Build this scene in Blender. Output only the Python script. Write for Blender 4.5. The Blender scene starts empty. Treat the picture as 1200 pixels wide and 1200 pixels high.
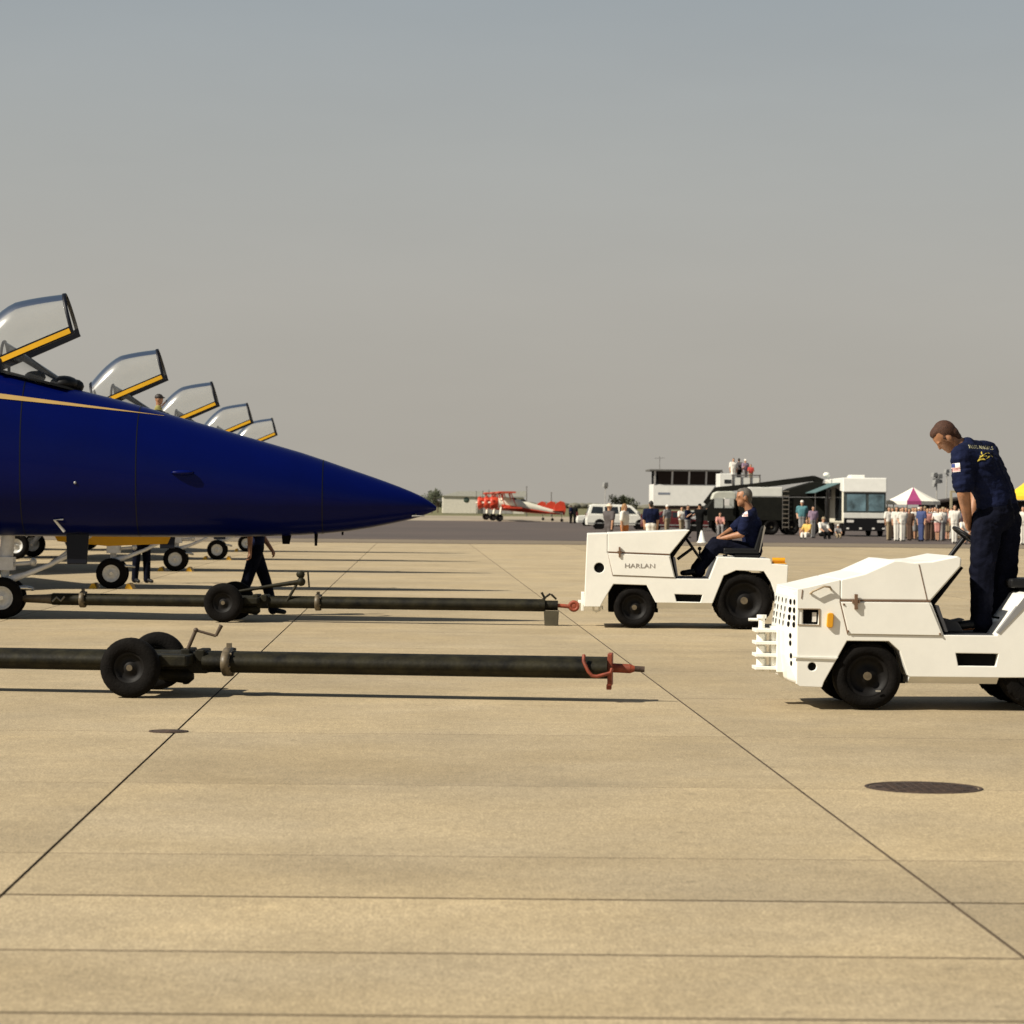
import bpy, bmesh, math, random
from mathutils import Vector, Matrix
from mathutils import noise as mnoise
from mathutils.bvhtree import BVHTree

random.seed(7)
SC = bpy.context.scene
COL = SC.collection

# ------------------------------------------------------------------ camera
F = 3200.0            # focal length in pixels of a 1200 px wide frame
EYE = 1.6             # eye height of the photographer
AX, AY = 489.0, 592.0  # where the optical axis meets the cropped print
ROLL = 0.009
cam_d = bpy.data.cameras.new('camera')
cam = bpy.data.objects.new('camera', cam_d)
COL.objects.link(cam)
cam.location = (0, 0, EYE)
cam.rotation_euler = (math.radians(90), -ROLL, 0)
cam_d.sensor_width = 36
cam_d.lens = 36 * F / 1200
cam_d.shift_x = (600 - AX) / 1200
cam_d.shift_y = -(600 - AY) / 1200
cam_d.clip_start = 0.5
cam_d.clip_end = 20000
cam_d.dof.use_dof = True
cam_d.dof.focus_distance = 27
cam_d.dof.aperture_fstop = 5.6
SC.camera = cam

# ------------------------------------------------------------------ sky, sun, exposure
TO_SUN = Vector((-1.0, -0.45, 1.0)).normalized()
SUN_EL = math.asin(TO_SUN.z)
W = bpy.data.worlds.new('World')
SC.world = W
W.use_nodes = True
nt = W.node_tree
nt.nodes.clear()
n_out = nt.nodes.new('ShaderNodeOutputWorld')
n_bg = nt.nodes.new('ShaderNodeBackground')
n_bg.inputs['Strength'].default_value = 0.1
n_sky = nt.nodes.new('ShaderNodeTexSky')
n_sky.sky_type = 'NISHITA'
n_sky.sun_disc = False
n_sky.sun_elevation = SUN_EL
n_sky.sun_rotation = math.atan2(TO_SUN.x, TO_SUN.y)
n_sky.air_density = 1.0
n_sky.dust_density = 4.0
n_sky.ozone_density = 1.0
n_tc = nt.nodes.new('ShaderNodeTexCoord')
n_sep = nt.nodes.new('ShaderNodeSeparateXYZ')
nt.links.new(n_tc.outputs['Generated'], n_sep.inputs[0])
# summer haze: thick at the horizon, thinning towards the zenith
n_ramp = nt.nodes.new('ShaderNodeValToRGB')
cr = n_ramp.color_ramp
cr.elements[0].position = 0.0
cr.elements[0].color = (3.08, 2.86, 2.48, 1)
cr.elements[1].position = 1.0
cr.elements[1].color = (0.40, 0.60, 0.95, 1)
e = cr.elements.new(0.075); e.color = (3.04, 2.90, 2.63, 1)
e = cr.elements.new(0.13); e.color = (2.74, 2.77, 2.64, 1)
e = cr.elements.new(0.185); e.color = (2.30, 2.50, 2.58, 1)
e = cr.elements.new(0.5); e.color = (0.75, 0.98, 1.25, 1)
nt.links.new(n_sep.outputs['Z'], n_ramp.inputs[0])
n_mix = nt.nodes.new('ShaderNodeMixRGB')
n_mix.inputs[0].default_value = 0.9
nt.links.new(n_sky.outputs[0], n_mix.inputs[1])
# uneven haze
n_hz = nt.nodes.new('ShaderNodeTexNoise')
n_hz.inputs['Scale'].default_value = 2.2; n_hz.inputs['Detail'].default_value = 5; n_hz.inputs['Roughness'].default_value = 0.6
n_hm = nt.nodes.new('ShaderNodeMapping'); n_hm.inputs['Scale'].default_value = (1, 1, 4)
nt.links.new(n_tc.outputs['Generated'], n_hm.inputs[0]); nt.links.new(n_hm.outputs[0], n_hz.inputs['Vector'])
n_hr = nt.nodes.new('ShaderNodeMapRange')
n_hr.inputs[1].default_value = 0.3; n_hr.inputs[2].default_value = 0.7; n_hr.inputs[3].default_value = 0.95; n_hr.inputs[4].default_value = 1.05
nt.links.new(n_hz.outputs[0], n_hr.inputs[0])
n_vm = nt.nodes.new('ShaderNodeVectorMath'); n_vm.operation = 'SCALE'
nt.links.new(n_ramp.outputs[0], n_vm.inputs[0]); nt.links.new(n_hr.outputs[0], n_vm.inputs['Scale'])
nt.links.new(n_vm.outputs[0], n_mix.inputs[2])
nt.links.new(n_mix.outputs[0], n_bg.inputs['Color'])
nt.links.new(n_bg.outputs[0], n_out.inputs[0])

sun_d = bpy.data.lights.new('sun', 'SUN')
sun_d.energy = 4.6
sun_d.angle = math.radians(0.55)
sun_d.color = (1.0, 0.93, 0.80)
sun = bpy.data.objects.new('sun', sun_d)
COL.objects.link(sun)
sun.rotation_euler = TO_SUN.to_track_quat('Z', 'Y').to_euler()
SC.view_settings.view_transform = 'Standard'
SC.view_settings.look = 'None'
SC.view_settings.gamma = 1
SC.view_settings.use_curve_mapping = False
SC.view_settings.exposure = 0.55


def at(px, py, Y):
    """World point seen at a pixel of the 1200 px photograph, at depth Y."""
    u, v = px - AX, py - AY
    u0, v0 = u + v * ROLL, v - u * ROLL
    return Vector((u0 * Y / F, Y, EYE - v0 * Y / F))


def ground(px, Y):
    p = at(px, AY, Y)
    return Vector((p.x, Y, 0))


# ------------------------------------------------------------------ materials
MATS = {}


def mat(name, col, rough=0.6, metal=0.0, var=0.12, nscale=3.0, bump=0.0, bscale=40.0, coat=0.0, spec=0.5, col2=None, world=True, stretch=None):
    if name in MATS:
        return MATS[name]
    m = bpy.data.materials.new(name)
    m.use_nodes = True
    t = m.node_tree
    b = t.nodes['Principled BSDF']
    b.inputs['Roughness'].default_value = rough
    b.inputs['Metallic'].default_value = metal
    b.inputs['Coat Weight'].default_value = coat
    b.inputs['Coat Roughness'].default_value = 0.08
    b.inputs['Specular IOR Level'].default_value = spec
    if world:
        g = t.nodes.new('ShaderNodeNewGeometry'); src = g.outputs['Position']
    else:
        g = t.nodes.new('ShaderNodeTexCoord'); src = g.outputs['Object']
    if stretch:
        mp = t.nodes.new('ShaderNodeMapping'); mp.inputs['Scale'].default_value = stretch
        t.links.new(src, mp.inputs[0]); src = mp.outputs[0]
    n = t.nodes.new('ShaderNodeTexNoise')
    n.inputs['Scale'].default_value = nscale
    n.inputs['Detail'].default_value = 6
    n.inputs['Roughness'].default_value = 0.65
    t.links.new(src, n.inputs['Vector'])
    mr = t.nodes.new('ShaderNodeMapRange')
    mr.inputs['From Min'].default_value = 0.3
    mr.inputs['From Max'].default_value = 0.7
    t.links.new(n.outputs[0], mr.inputs[0])
    mx = t.nodes.new('ShaderNodeMixRGB')
    c = list(col)
    c2 = list(col2) if col2 else [x * (1 - 1.6 * var) for x in c]
    c1 = c if col2 else [min(1, x * (1 + var * 0.5)) for x in c]
    mx.inputs[1].default_value = (*c2, 1)
    mx.inputs[2].default_value = (*c1, 1)
    t.links.new(mr.outputs[0], mx.inputs[0])
    t.links.new(mx.outputs[0], b.inputs['Base Color'])
    rr = t.nodes.new('ShaderNodeMapRange')
    rr.inputs['To Min'].default_value = min(1, rough * 1.15)
    rr.inputs['To Max'].default_value = rough * 0.88
    t.links.new(n.outputs[0], rr.inputs[0])
    t.links.new(rr.outputs[0], b.inputs['Roughness'])
    if bump > 0:
        n2 = t.nodes.new('ShaderNodeTexNoise')
        n2.inputs['Scale'].default_value = bscale
        n2.inputs['Detail'].default_value = 4
        t.links.new(src, n2.inputs['Vector'])
        bp = t.nodes.new('ShaderNodeBump')
        bp.inputs['Strength'].default_value = bump
        bp.inputs['Distance'].default_value = 0.02
        t.links.new(n2.outputs[0], bp.inputs['Height'])
        t.links.new(bp.outputs[0], b.inputs['Normal'])
    MATS[name] = m
    return m


def mat_concrete():
    m = bpy.data.materials.new('weathered_concrete')
    m.use_nodes = True
    t = m.node_tree; L = t.links
    b = t.nodes['Principled BSDF']
    b.inputs['Roughness'].default_value = 0.85
    b.inputs['Specular IOR Level'].default_value = 0.25
    g = t.nodes.new('ShaderNodeNewGeometry')
    def noise(scale, vec, detail=6, rough=0.6):
        mp = t.nodes.new('ShaderNodeMapping'); mp.inputs['Scale'].default_value = vec
        L.new(g.outputs['Position'], mp.inputs[0])
        n = t.nodes.new('ShaderNodeTexNoise')
        n.inputs['Scale'].default_value = scale; n.inputs['Detail'].default_value = detail; n.inputs['Roughness'].default_value = rough
        L.new(mp.outputs[0], n.inputs['Vector'])
        return n.outputs[0]
    def rng(v, a, c, lo, hi):
        r = t.nodes.new('ShaderNodeMapRange')
        r.inputs[1].default_value = a; r.inputs[2].default_value = c; r.inputs[3].default_value = lo; r.inputs[4].default_value = hi
        L.new(v, r.inputs[0]); return r.outputs[0]
    def mul(a, c):
        q = t.nodes.new('ShaderNodeMath'); q.operation = 'MULTIPLY'
        L.new(a, q.inputs[0]); L.new(c, q.inputs[1]); return q.outputs[0]
    big = rng(noise(0.35, (1, 1, 1)), 0.3, 0.7, 0.86, 1.12)
    mid = rng(noise(2.2, (0.7, 0.9, 1), 8, 0.75), 0.3, 0.7, 0.90, 1.09)
    streak = rng(noise(1.6, (0.9, 0.25, 1), 5, 0.7), 0.35, 0.72, 1.04, 0.93)
    fine = mul(rng(noise(85, (1, 0.28, 1), 3, 0.8), 0.32, 0.68, 0.66, 1.32), rng(noise(22, (1, 0.3, 1), 4, 0.8), 0.3, 0.7, 0.84, 1.15))
    spots = rng(noise(4.0, (1, 0.7, 1), 3, 0.5), 0.66, 0.78, 1.0, 1.16)
    dirt = rng(noise(0.9, (0.5, 1.1, 1), 7, 0.7), 0.60, 0.80, 1.0, 0.78)
    oi = t.nodes.new('ShaderNodeObjectInfo')
    slab = rng(oi.outputs['Random'], 0, 1, 0.90, 1.06)
    drips = rng(noise(7.0, (0.8, 0.8, 1), 2, 0.4), 0.70, 0.76, 1.0, 0.80)
    v = mul(mul(mul(big, mid), mul(streak, fine)), mul(mul(spots, dirt), mul(slab, drips)))
    hue = t.nodes.new('ShaderNodeMixRGB')
    hue.inputs[1].default_value = (0.386, 0.302, 0.180, 1)
    hue.inputs[2].default_value = (0.368, 0.296, 0.190, 1)
    L.new(rng(noise(0.5, (1, 1, 1)), 0.35, 0.65, 0, 1), hue.inputs[0])
    vm = t.nodes.new('ShaderNodeVectorMath'); vm.operation = 'SCALE'
    L.new(hue.outputs[0], vm.inputs[0]); L.new(v, vm.inputs['Scale'])
    L.new(vm.outputs[0], b.inputs['Base Color'])
    bp = t.nodes.new('ShaderNodeBump'); bp.inputs['Strength'].default_value = 0.25; bp.inputs['Distance'].default_value = 0.01
    L.new(noise(120, (1, 1, 1), 3, 0.6), bp.inputs['Height'])
    L.new(bp.outputs[0], b.inputs['Normal'])
    MATS['concrete'] = m
    return m


def mat_glass(name, tint=(0.9, 0.93, 0.95), milk=0.06, rough=0.04):
    m = bpy.data.materials.new(name)
    m.use_nodes = True
    t = m.node_tree; t.nodes.remove(t.nodes['Principled BSDF'])
    out = t.nodes['Material Output']
    tr = t.nodes.new('ShaderNodeBsdfTransparent'); tr.inputs[0].default_value = (*tint, 1)
    df = t.nodes.new('ShaderNodeBsdfDiffuse'); df.inputs[0].default_value = (0.8, 0.8, 0.78, 1)
    gl = t.nodes.new('ShaderNodeBsdfGlossy'); gl.inputs['Roughness'].default_value = rough
    fr = t.nodes.new('ShaderNodeFresnel'); fr.inputs[0].default_value = 1.33
    m1 = t.nodes.new('ShaderNodeMixShader'); m1.inputs[0].default_value = milk
    nz = t.nodes.new('ShaderNodeTexNoise'); nz.inputs['Scale'].default_value = 3
    mr = t.nodes.new('ShaderNodeMapRange'); mr.inputs[3].default_value = milk * 0.5; mr.inputs[4].default_value = milk * 1.5
    t.links.new(nz.outputs[0], mr.inputs[0]); t.links.new(mr.outputs[0], m1.inputs[0])
    m2 = t.nodes.new('ShaderNodeMixShader')
    t.links.new(tr.outputs[0], m1.inputs[1]); t.links.new(df.outputs[0], m1.inputs[2])
    t.links.new(fr.outputs[0], m2.inputs[0]); t.links.new(m1.outputs[0], m2.inputs[1]); t.links.new(gl.outputs[0], m2.inputs[2])
    t.links.new(m2.outputs[0], out.inputs[0])
    MATS[name] = m
    return m


CONC = mat_concrete()
GLASS = mat_glass('acrylic_canopy', tint=(.97, .97, .95), milk=0.09, rough=0.13)
GLASSW = mat_glass('clear_windscreen', tint=(.95, .95, .94), milk=0.05)
WHITE = mat('white_paint', (0.84, 0.825, 0.755), 0.42, var=0.05, nscale=2.5, coat=0.2)
WHITE2 = mat('chalky_white_paint', (0.72, 0.71, 0.64), 0.5, var=0.06, nscale=4)
SEAM = mat('seam_shade_and_fittings', (0.16, 0.09, 0.05), 0.8)  # brown standing in for shade in panel seams; latches and screws share it
NAVY = mat('glossy_navy_paint', (0.0009, 0.0036, 0.062), 0.30, var=0.08, nscale=1.0, coat=0.05, spec=0.08)
GOLD = mat('gold_yellow_paint', (0.78, 0.42, 0.012), 0.4, var=0.06)
GOLDPALE = mat('pale_gold_stripe', (0.42, 0.27, 0.09), 0.4, var=0.06)
DNAVY = mat('dark_frame_paint', (0.004, 0.005, 0.010), 0.45, spec=0.25)
TYRE = mat('tyre_rubber', (0.0055, 0.0045, 0.0038), 0.85, var=0.3, nscale=14, bump=0.3, bscale=60, spec=0.12)
RIMW = mat('white_wheel_rim', (0.62, 0.62, 0.60), 0.4, var=0.15, nscale=20)
RIMD = mat('dark_wheel_rim', (0.006, 0.005, 0.0045), 0.6, var=0.3, nscale=20, spec=0.2)
GEARW = mat('white_gear_paint', (0.68, 0.68, 0.68), 0.4, var=0.15, nscale=9)
OLIVE = mat('dark_olive_steel', (0.0185, 0.0160, 0.0070), 0.6, var=0.6, nscale=7, bump=0.15, bscale=30, spec=0.2)
RUSTRED = mat('red_oxide_paint', (0.25, 0.045, 0.016), 0.6, var=0.35, nscale=18)
RUST = mat('rusty_iron', (0.060, 0.034, 0.020), 0.8, var=0.5, nscale=14, bump=0.6, bscale=30)
BRASS = mat('worn_tan_metal', (0.13, 0.10, 0.06), 0.5, var=0.3, nscale=20)
BLACK = mat('black_vinyl', (0.006, 0.006, 0.0065), 0.5, spec=0.25)
BLACKM = mat('black_matt_void', (0.004, 0.004, 0.004), 0.9, spec=0.1)
AMBER = mat('amber_lens', (0.75, 0.34, 0.01), 0.2, coat=0.5)
LENS = mat('clear_lamp_lens', (0.75, 0.72, 0.66), 0.15, coat=0.5)
SKIN = mat('tanned_skin', (0.35, 0.160, 0.078), 0.55, var=0.25, nscale=12)
SKINP = mat('fair_skin', (0.50, 0.27, 0.16), 0.5, var=0.12, nscale=12)
CLOTHN = mat('navy_uniform_cloth', (0.0070, 0.0105, 0.036), 0.9, var=0.35, nscale=9, bump=0.8, bscale=14, spec=0.12)
CLOTHT = mat('dark_navy_trouser_cloth', (0.0042, 0.0052, 0.0135), 0.9, var=0.3, nscale=9, bump=0.8, bscale=11, spec=0.10)
HAIRB = mat('brown_hair', (0.060, 0.019, 0.006), 0.75, var=0.3, nscale=60, bump=0.4, bscale=150)
HAIRG = mat('grey_hair', (0.12, 0.105, 0.085), 0.6, var=0.5, nscale=60, bump=0.4, bscale=150)
HAIRD = mat('dark_hair', (0.018, 0.012, 0.009), 0.6, var=0.3, nscale=60)
HAIRY = mat('blond_hair', (0.32, 0.17, 0.06), 0.6, var=0.3, nscale=60)
CHROME = mat('bright_steel', (0.65, 0.65, 0.63), 0.25, metal=0.9)


# ------------------------------------------------------------------ mesh helpers
class MB:
    def __init__(s):
        s.v = []; s.f = []; s.sm = []
    def add(s, vs, fs, smooth=False):
        o = len(s.v)
        s.v += [tuple(p) for p in vs]
        s.f += [tuple(i + o for i in f) for f in fs]
        s.sm += [smooth] * len(fs)
        return s
    def box(s, x0, x1, y0, y1, z0, z1):
        v = [(x, y, z) for x in (x0, x1) for y in (y0, y1) for z in (z0, z1)]
        return s.add(v, [(0, 1, 3, 2), (4, 6, 7, 5), (0, 4, 5, 1), (2, 3, 7, 6), (0, 2, 6, 4), (1, 5, 7, 3)])
    def prism(s, prof, y0, y1):
        """profile in x,z extruded along y"""
        n = len(prof)
        v = [(x, y0, z) for x, z in prof] + [(x, y1, z) for x, z in prof]
        f = [tuple(range(n))[::1], tuple(range(n, 2 * n))[::-1]]
        f += [(i, i + n, (i + 1) % n + n, (i + 1) % n) for i in range(n)]
        return s.add(v, f)
    def prism_x(s, prof, x0, x1):
        """profile in y,z extruded along x"""
        n = len(prof)
        v = [(x0, y, z) for y, z in prof] + [(x1, y, z) for y, z in prof]
        f = [tuple(range(n))[::-1], tuple(range(n, 2 * n))]
        f += [(i, (i + 1) % n, (i + 1) % n + n, i + n) for i in range(n)]
        return s.add(v, f)
    def tube(s, pts, r, seg=10, caps=True, flat=1.0):
        pts = [Vector(p) for p in pts]
        rs = r if isinstance(r, (list, tuple)) else [r] * len(pts)
        rings = []
        up = None
        for i, p in enumerate(pts):
            d = (pts[min(i + 1, len(pts) - 1)] - pts[max(i - 1, 0)]).normalized()
            if up is None:
                up = Vector((0, 0, 1)) if abs(d.z) < 0.9 else Vector((1, 0, 0))
            a = d.cross(up).normalized(); b = a.cross(d).normalized(); up = b
            rings.append([p + (a * math.cos(2 * math.pi * k / seg) * flat + b * math.sin(2 * math.pi * k / seg)) * rs[i] for k in range(seg)])
        return s.loft(rings, caps)
    def loft(s, rings, caps=True, smooth=True, closed=True):
        n = len(rings[0]); v = [p for r in rings for p in r]; f = []
        for i in range(len(rings) - 1):
            for k in range(n if closed else n - 1):
                a = i * n + k; b = i * n + (k + 1) % n
                f.append((a, b, b + n, a + n))
        s.add(v, f, smooth)
        if caps and closed:
            s.add(rings[0], [tuple(range(n))[::-1]]); s.add(rings[-1], [tuple(range(n))])
        return s
    def lathe(s, prof, c, axis='Y', seg=28, a0=0.0, a1=2 * math.pi):
        """profile of (offset along axis, radius)"""
        c = Vector(c); full = abs(a1 - a0 - 2 * math.pi) < 1e-6
        rings = []
        for o, r in prof:
            ring = []
            for k in range(seg):
                a = a0 + (a1 - a0) * k / (seg if full else seg - 1)
                ca, sa = math.cos(a) * r, math.sin(a) * r
                ring.append(c + (Vector((ca, o, sa)) if axis == 'Y' else Vector((o, ca, sa)) if axis == 'X' else Vector((ca, sa, o))))
            rings.append(ring)
        return s.loft(rings, caps=False, closed=full)
    def disc(s, c, r, axis='Y', seg=24, sy=1.0):
        c = Vector(c)
        vs = []
        for k in range(seg):
            a = 2 * math.pi * k / seg
            ca, sa = math.cos(a) * r, math.sin(a) * r * sy
            vs.append(c + (Vector((ca, 0, sa)) if axis == 'Y' else Vector((0, ca, sa)) if axis == 'X' else Vector((ca, sa, 0))))
        return s.add(vs, [tuple(range(seg))])
    def ball(s, c, r, seg=12, rings=8, R=None):
        c = Vector(c); r = Vector(r) if not isinstance(r, (int, float)) else Vector((r, r, r))
        vs = []; fs = []
        for i in range(rings + 1):
            th = math.pi * i / rings
            for k in range(seg):
                a = 2 * math.pi * k / seg
                p = Vector((math.sin(th) * math.cos(a) * r.x, math.sin(th) * math.sin(a) * r.y, math.cos(th) * r.z))
                vs.append(c + (R @ p if R else p))
        for i in range(rings):
            for k in range(seg):
                q = (i * seg + k, (i + 1) * seg + k, (i + 1) * seg + (k + 1) % seg, i * seg + (k + 1) % seg)
                fs.append(q)
        return s.add(vs, fs, True)
    def capsule(s, p0, r0, p1, r1, seg=12):
        p0 = Vector(p0); p1 = Vector(p1)
        d = p1 - p0; L = d.length
        if L < 1e-6:
            return s.ball(p0, r0, seg)
        d.normalize()
        up = Vector((0, 0, 1)) if abs(d.z) < 0.9 else Vector((1, 0, 0))
        a = d.cross(up).normalized(); b = a.cross(d).normalized()
        rings = []
        for th in (-88, -60, -30, 0):
            t = math.radians(th); rings.append((p0 + d * r0 * math.sin(t), r0 * math.cos(t)))
        for th in (0, 30, 60, 88):
            t = math.radians(th); rings.append((p1 + d * r1 * math.sin(t), r1 * math.cos(t)))
        rr = [[c + (a * math.cos(2 * math.pi * k / seg) + b * math.sin(2 * math.pi * k / seg)) * r for k in range(seg)] for c, r in rings]
        return s.loft(rr, True)
    def mesh(s, name):
        me = bpy.data.meshes.new(name)
        me.from_pydata(s.v, [], s.f)
        me.polygons.foreach_set('use_smooth', s.sm)
        me.update()
        return me


def link(name, me, m, parent=None, loc=(0, 0, 0), rz=0.0, bevel=0.0):
    o = bpy.data.objects.new(name, me)
    COL.objects.link(o)
    if m is not None:
        if len(me.materials) == 0:
            me.materials.append(m)
        if me.materials[0] != m:
            o.material_slots[0].link = 'OBJECT'; o.material_slots[0].material = m
    o.location = loc; o.rotation_euler = (0, 0, rz)
    if parent:
        o.parent = parent
    if bevel > 0:
        b = o.modifiers.new('soft_edges', 'BEVEL'); b.width = bevel; b.segments = 2; b.limit_method = 'ANGLE'; b.angle_limit = math.radians(35)
    return o


def part(name, mb, m, parent=None, bevel=0.0, label=None, kind=None, **k):
    o = link(name, mb.mesh(name) if isinstance(mb, MB) else mb, m, parent, bevel=bevel, **k)
    if label: o['label'] = label
    if kind: o['kind'] = kind
    return o


def tag(o, label, cat, group=None):
    o['label'] = label; o['category'] = cat
    if group: o['group'] = group
    return o


def thing(name, label, cat, loc=(0, 0, 0), rz=0.0, group=None, scale=1.0):
    o = bpy.data.objects.new(name, None)
    COL.objects.link(o)
    o.empty_display_size = 0.2
    o.location = loc; o.rotation_euler = (0, 0, rz); o.scale = (scale,) * 3
    return tag(o, label, cat, group)


def struct(name, mb, m):
    o = part(name, mb, m); o['kind'] = 'structure'
    return o


def bake(me, mods):
    """apply modifiers without operators"""
    o = bpy.data.objects.new('work', me); COL.objects.link(o)
    for kind, props in mods:
        md = o.modifiers.new('m', kind)
        for a, b in props.items():
            setattr(md, a, b)
    dg = bpy.context.evaluated_depsgraph_get(); dg.update()
    r = bpy.data.meshes.new_from_object(o.evaluated_get(dg))
    bpy.data.objects.remove(o)
    return r


def outward(me):
    b = bmesh.new(); b.from_mesh(me)
    bmesh.ops.remove_doubles(b, verts=b.verts, dist=1e-5)
    bmesh.ops.recalc_face_normals(b, faces=b.faces)
    b.to_mesh(me); b.free()
    return me


def cut(mb, cutters, name):
    """boolean-cut recesses into a hard-surface mesh"""
    me = outward(mb.mesh(name))
    objs = []
    mods = []
    for q in cutters:
        o = bpy.data.objects.new('work_cut', outward(q.mesh('work_cut'))); COL.objects.link(o); objs.append(o)
        mods.append(('BOOLEAN', dict(operation='DIFFERENCE', object=o, solver='EXACT')))
    r = bake(me, mods)
    for o in objs:
        bpy.data.objects.remove(o)
    r.name = name
    return r


def fuse(name, mb, voxel, smooth=3, folds=0.0, freq=(5, 5, 13)):
    me = mb.mesh(name)
    r = bake(me, [('REMESH', dict(mode='VOXEL', voxel_size=voxel, use_smooth_shade=True)),
                  ('SMOOTH', dict(factor=0.5, iterations=smooth))])
    r.name = name
    if folds and voxel < .012:
        fr = Vector(freq)
        nrm = [v.normal.copy() for v in r.vertices]
        for v, nv in zip(r.vertices, nrm):
            q = Vector((v.co.x * fr.x + v.co.z * fr.z * .35, v.co.y * fr.y, v.co.z * fr.z - v.co.x * fr.x * .3))
            n = mnoise.noise(q) + .5 * mnoise.noise(q * 2.1)
            v.co += nv * folds * (abs(n) * 1.6 - .35)
        r.update()
    return r


def text_mesh(body, size, extrude=0.002):
    c = bpy.data.curves.new('lettering', 'FONT'); c.body = body; c.size = size; c.extrude = extrude
    c.align_x = 'CENTER'; c.align_y = 'CENTER'; c.resolution_u = 2
    o = bpy.data.objects.new('work', c); COL.objects.link(o)
    dg = bpy.context.evaluated_depsgraph_get(); dg.update()
    me = bpy.data.meshes.new_from_object(o.evaluated_get(dg))
    bpy.data.objects.remove(o)
    me.materials.clear()
    return me


def copy_tree(o, parent=None):
    c = o.copy(); COL.objects.link(c)
    if parent: c.parent = parent
    for ch in list(o.children):
        copy_tree(ch, c)
    return c


def wheel(parent, c, r, w, tyre_m=TYRE, rim_m=RIMD, rim=0.55, treads=0, name='wheel'):
    """wheel whose axle lies along y: tyre is the part, rim and hub its sub-parts"""
    x, y, z = c; h = w / 2; ri = r * rim
    prof = [(-h * 0.72, ri), (-h * 0.95, ri * 1.08), (-h, r * 0.80), (-h * 0.86, r * 0.93), (-h * 0.6, r * 0.985), (-h * 0.2, r), (h * 0.2, r), (h * 0.6, r * 0.985), (h * 0.86, r * 0.93), (h, r * 0.80), (h * 0.95, ri * 1.08), (h * 0.72, ri)]
    mb = MB(); mb.lathe(prof, c, 'Y', 36)
    if treads:
        for k in range(treads):
            a = 2 * math.pi * k / treads
            for s in (-1, 1):
                ca, sa = math.cos(a + s * 0.04), math.sin(a + s * 0.04)
                rr = r * 0.995
                u = Vector((ca, 0, sa)); tt = Vector((-sa, 0, ca)); cc = Vector(c)
                d = r * 0.03
                q = []
                for yy in (s * h * 0.12, s * h * 0.9):
                    ro = rr + r * 0.018 - (r * 0.06 if abs(yy) > h * 0.5 else 0)
                    for e1 in (-d, d):
                        q.append(cc + u * (ro - r * 0.05) + tt * e1 + Vector((0, yy, 0)))
                        q.append(cc + u * ro + tt * e1 + Vector((0, yy, 0)))
                mb.add(q, [(0, 1, 3, 2), (4, 6, 7, 5), (0, 4, 5, 1), (2, 3, 7, 6), (1, 5, 7, 3)])
    t = part(name, mb, tyre_m, parent)
    rm = MB(); rm.lathe([(-h * 0.72, ri), (-h * 0.74, ri * 0.9), (-h * 0.35, ri * 0.82), (-h * 0.30, ri * 0.45), (-h * 0.45, ri * 0.35), (-h * 0.5, ri * 0.02)], c, 'Y', 28)
    rm.lathe([(h * 0.72, ri), (h * 0.74, ri * 0.9), (h * 0.35, ri * 0.82), (h * 0.30, ri * 0.45), (h * 0.45, ri * 0.35), (h * 0.5, ri * 0.02)], c, 'Y', 28)
    part('rim', rm, rim_m, t)
    hb = MB(); hb.tube([(x, y - h * 0.62, z), (x, y - h * 0.3, z)], ri * 0.2, 12)
    part('hub', hb, BRASS if rim_m == RIMD else CHROME, t)
    return t

# ================================================================== the setting
GRASS = mat('dry_grass', (0.15, 0.135, 0.05), 0.95, var=0.3, nscale=0.02, col2=(0.10, 0.095, 0.04))
ASPH = mat('old_asphalt', (0.090, 0.066, 0.054), 0.9, var=0.3, nscale=0.12, col2=(0.060, 0.046, 0.040), stretch=(0.5, 0.25, 1))
JOINT = mat('joint_filler', (0.040, 0.025, 0.015), 0.9, nscale=1.7, col2=(0.12, 0.085, 0.05))
STRIP = mat('dusty_shoulder', (0.20, 0.155, 0.10), 0.9, var=0.25, nscale=0.3, stretch=(0.4, 1, 1))
FARC = mat('pale_far_concrete', (0.33, 0.27, 0.19), 0.9, var=0.25, nscale=0.05, stretch=(1, 0.3, 1))

ga = MB(); ga.box(-6000, 6000, -400, 9000, -0.4, -0.10)
struct('ground', ga, GRASS)
ap = MB(); ap.box(-160, 160, -40, 114.5, -0.09, -0.028)
apron = struct('apron', ap, JOINT)
sh = MB(); sh.box(-400, 400, 114.9, 128, -0.09, -0.012)
struct('shoulder_strip', sh, STRIP)
ke = MB(); ke.box(-400, 400, 114.5, 114.9, -0.09, 0.01)
struct('kerb', ke, JOINT)
tx = MB(); tx.box(-400, 400, 128, 285, -0.09, -0.006)
struct('taxiway', tx, ASPH)
fc = MB(); fc.box(-400, 400, 285, 430, -0.09, 0.0)
struct('far_ramp', fc, FARC)

# concrete slabs: lanes along y, transverse joints across
LANE0, LW = -1.675, 3.862
ys = [3.2, 7.2, 8.55, 9.75, 11.12, 12.45, 15.6, 19.1, 22.9, 26.7, 30.5, 34.3, 38.1, 41.9, 45.7]
weak = {12.45: 0.005, 15.6: 0.003, 19.1: 0.004, 9.75: 0.011, 8.55: 0.012, 11.12: 0.015}


def slab(x0, x1, y0, y1, g0, g1):
    gx = 0.008
    b = MB(); b.box(x0 + gx, x1 - gx, y0 + g0, y1 - g1, -0.026, 0.0)
    o = part('concrete_slab', b, CONC, apron)
    o.data.materials.append(JOINT)          # tar on the joint faces
    for p in o.data.polygons:
        if p.normal.z < .5: p.material_index = 1
    return o


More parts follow.
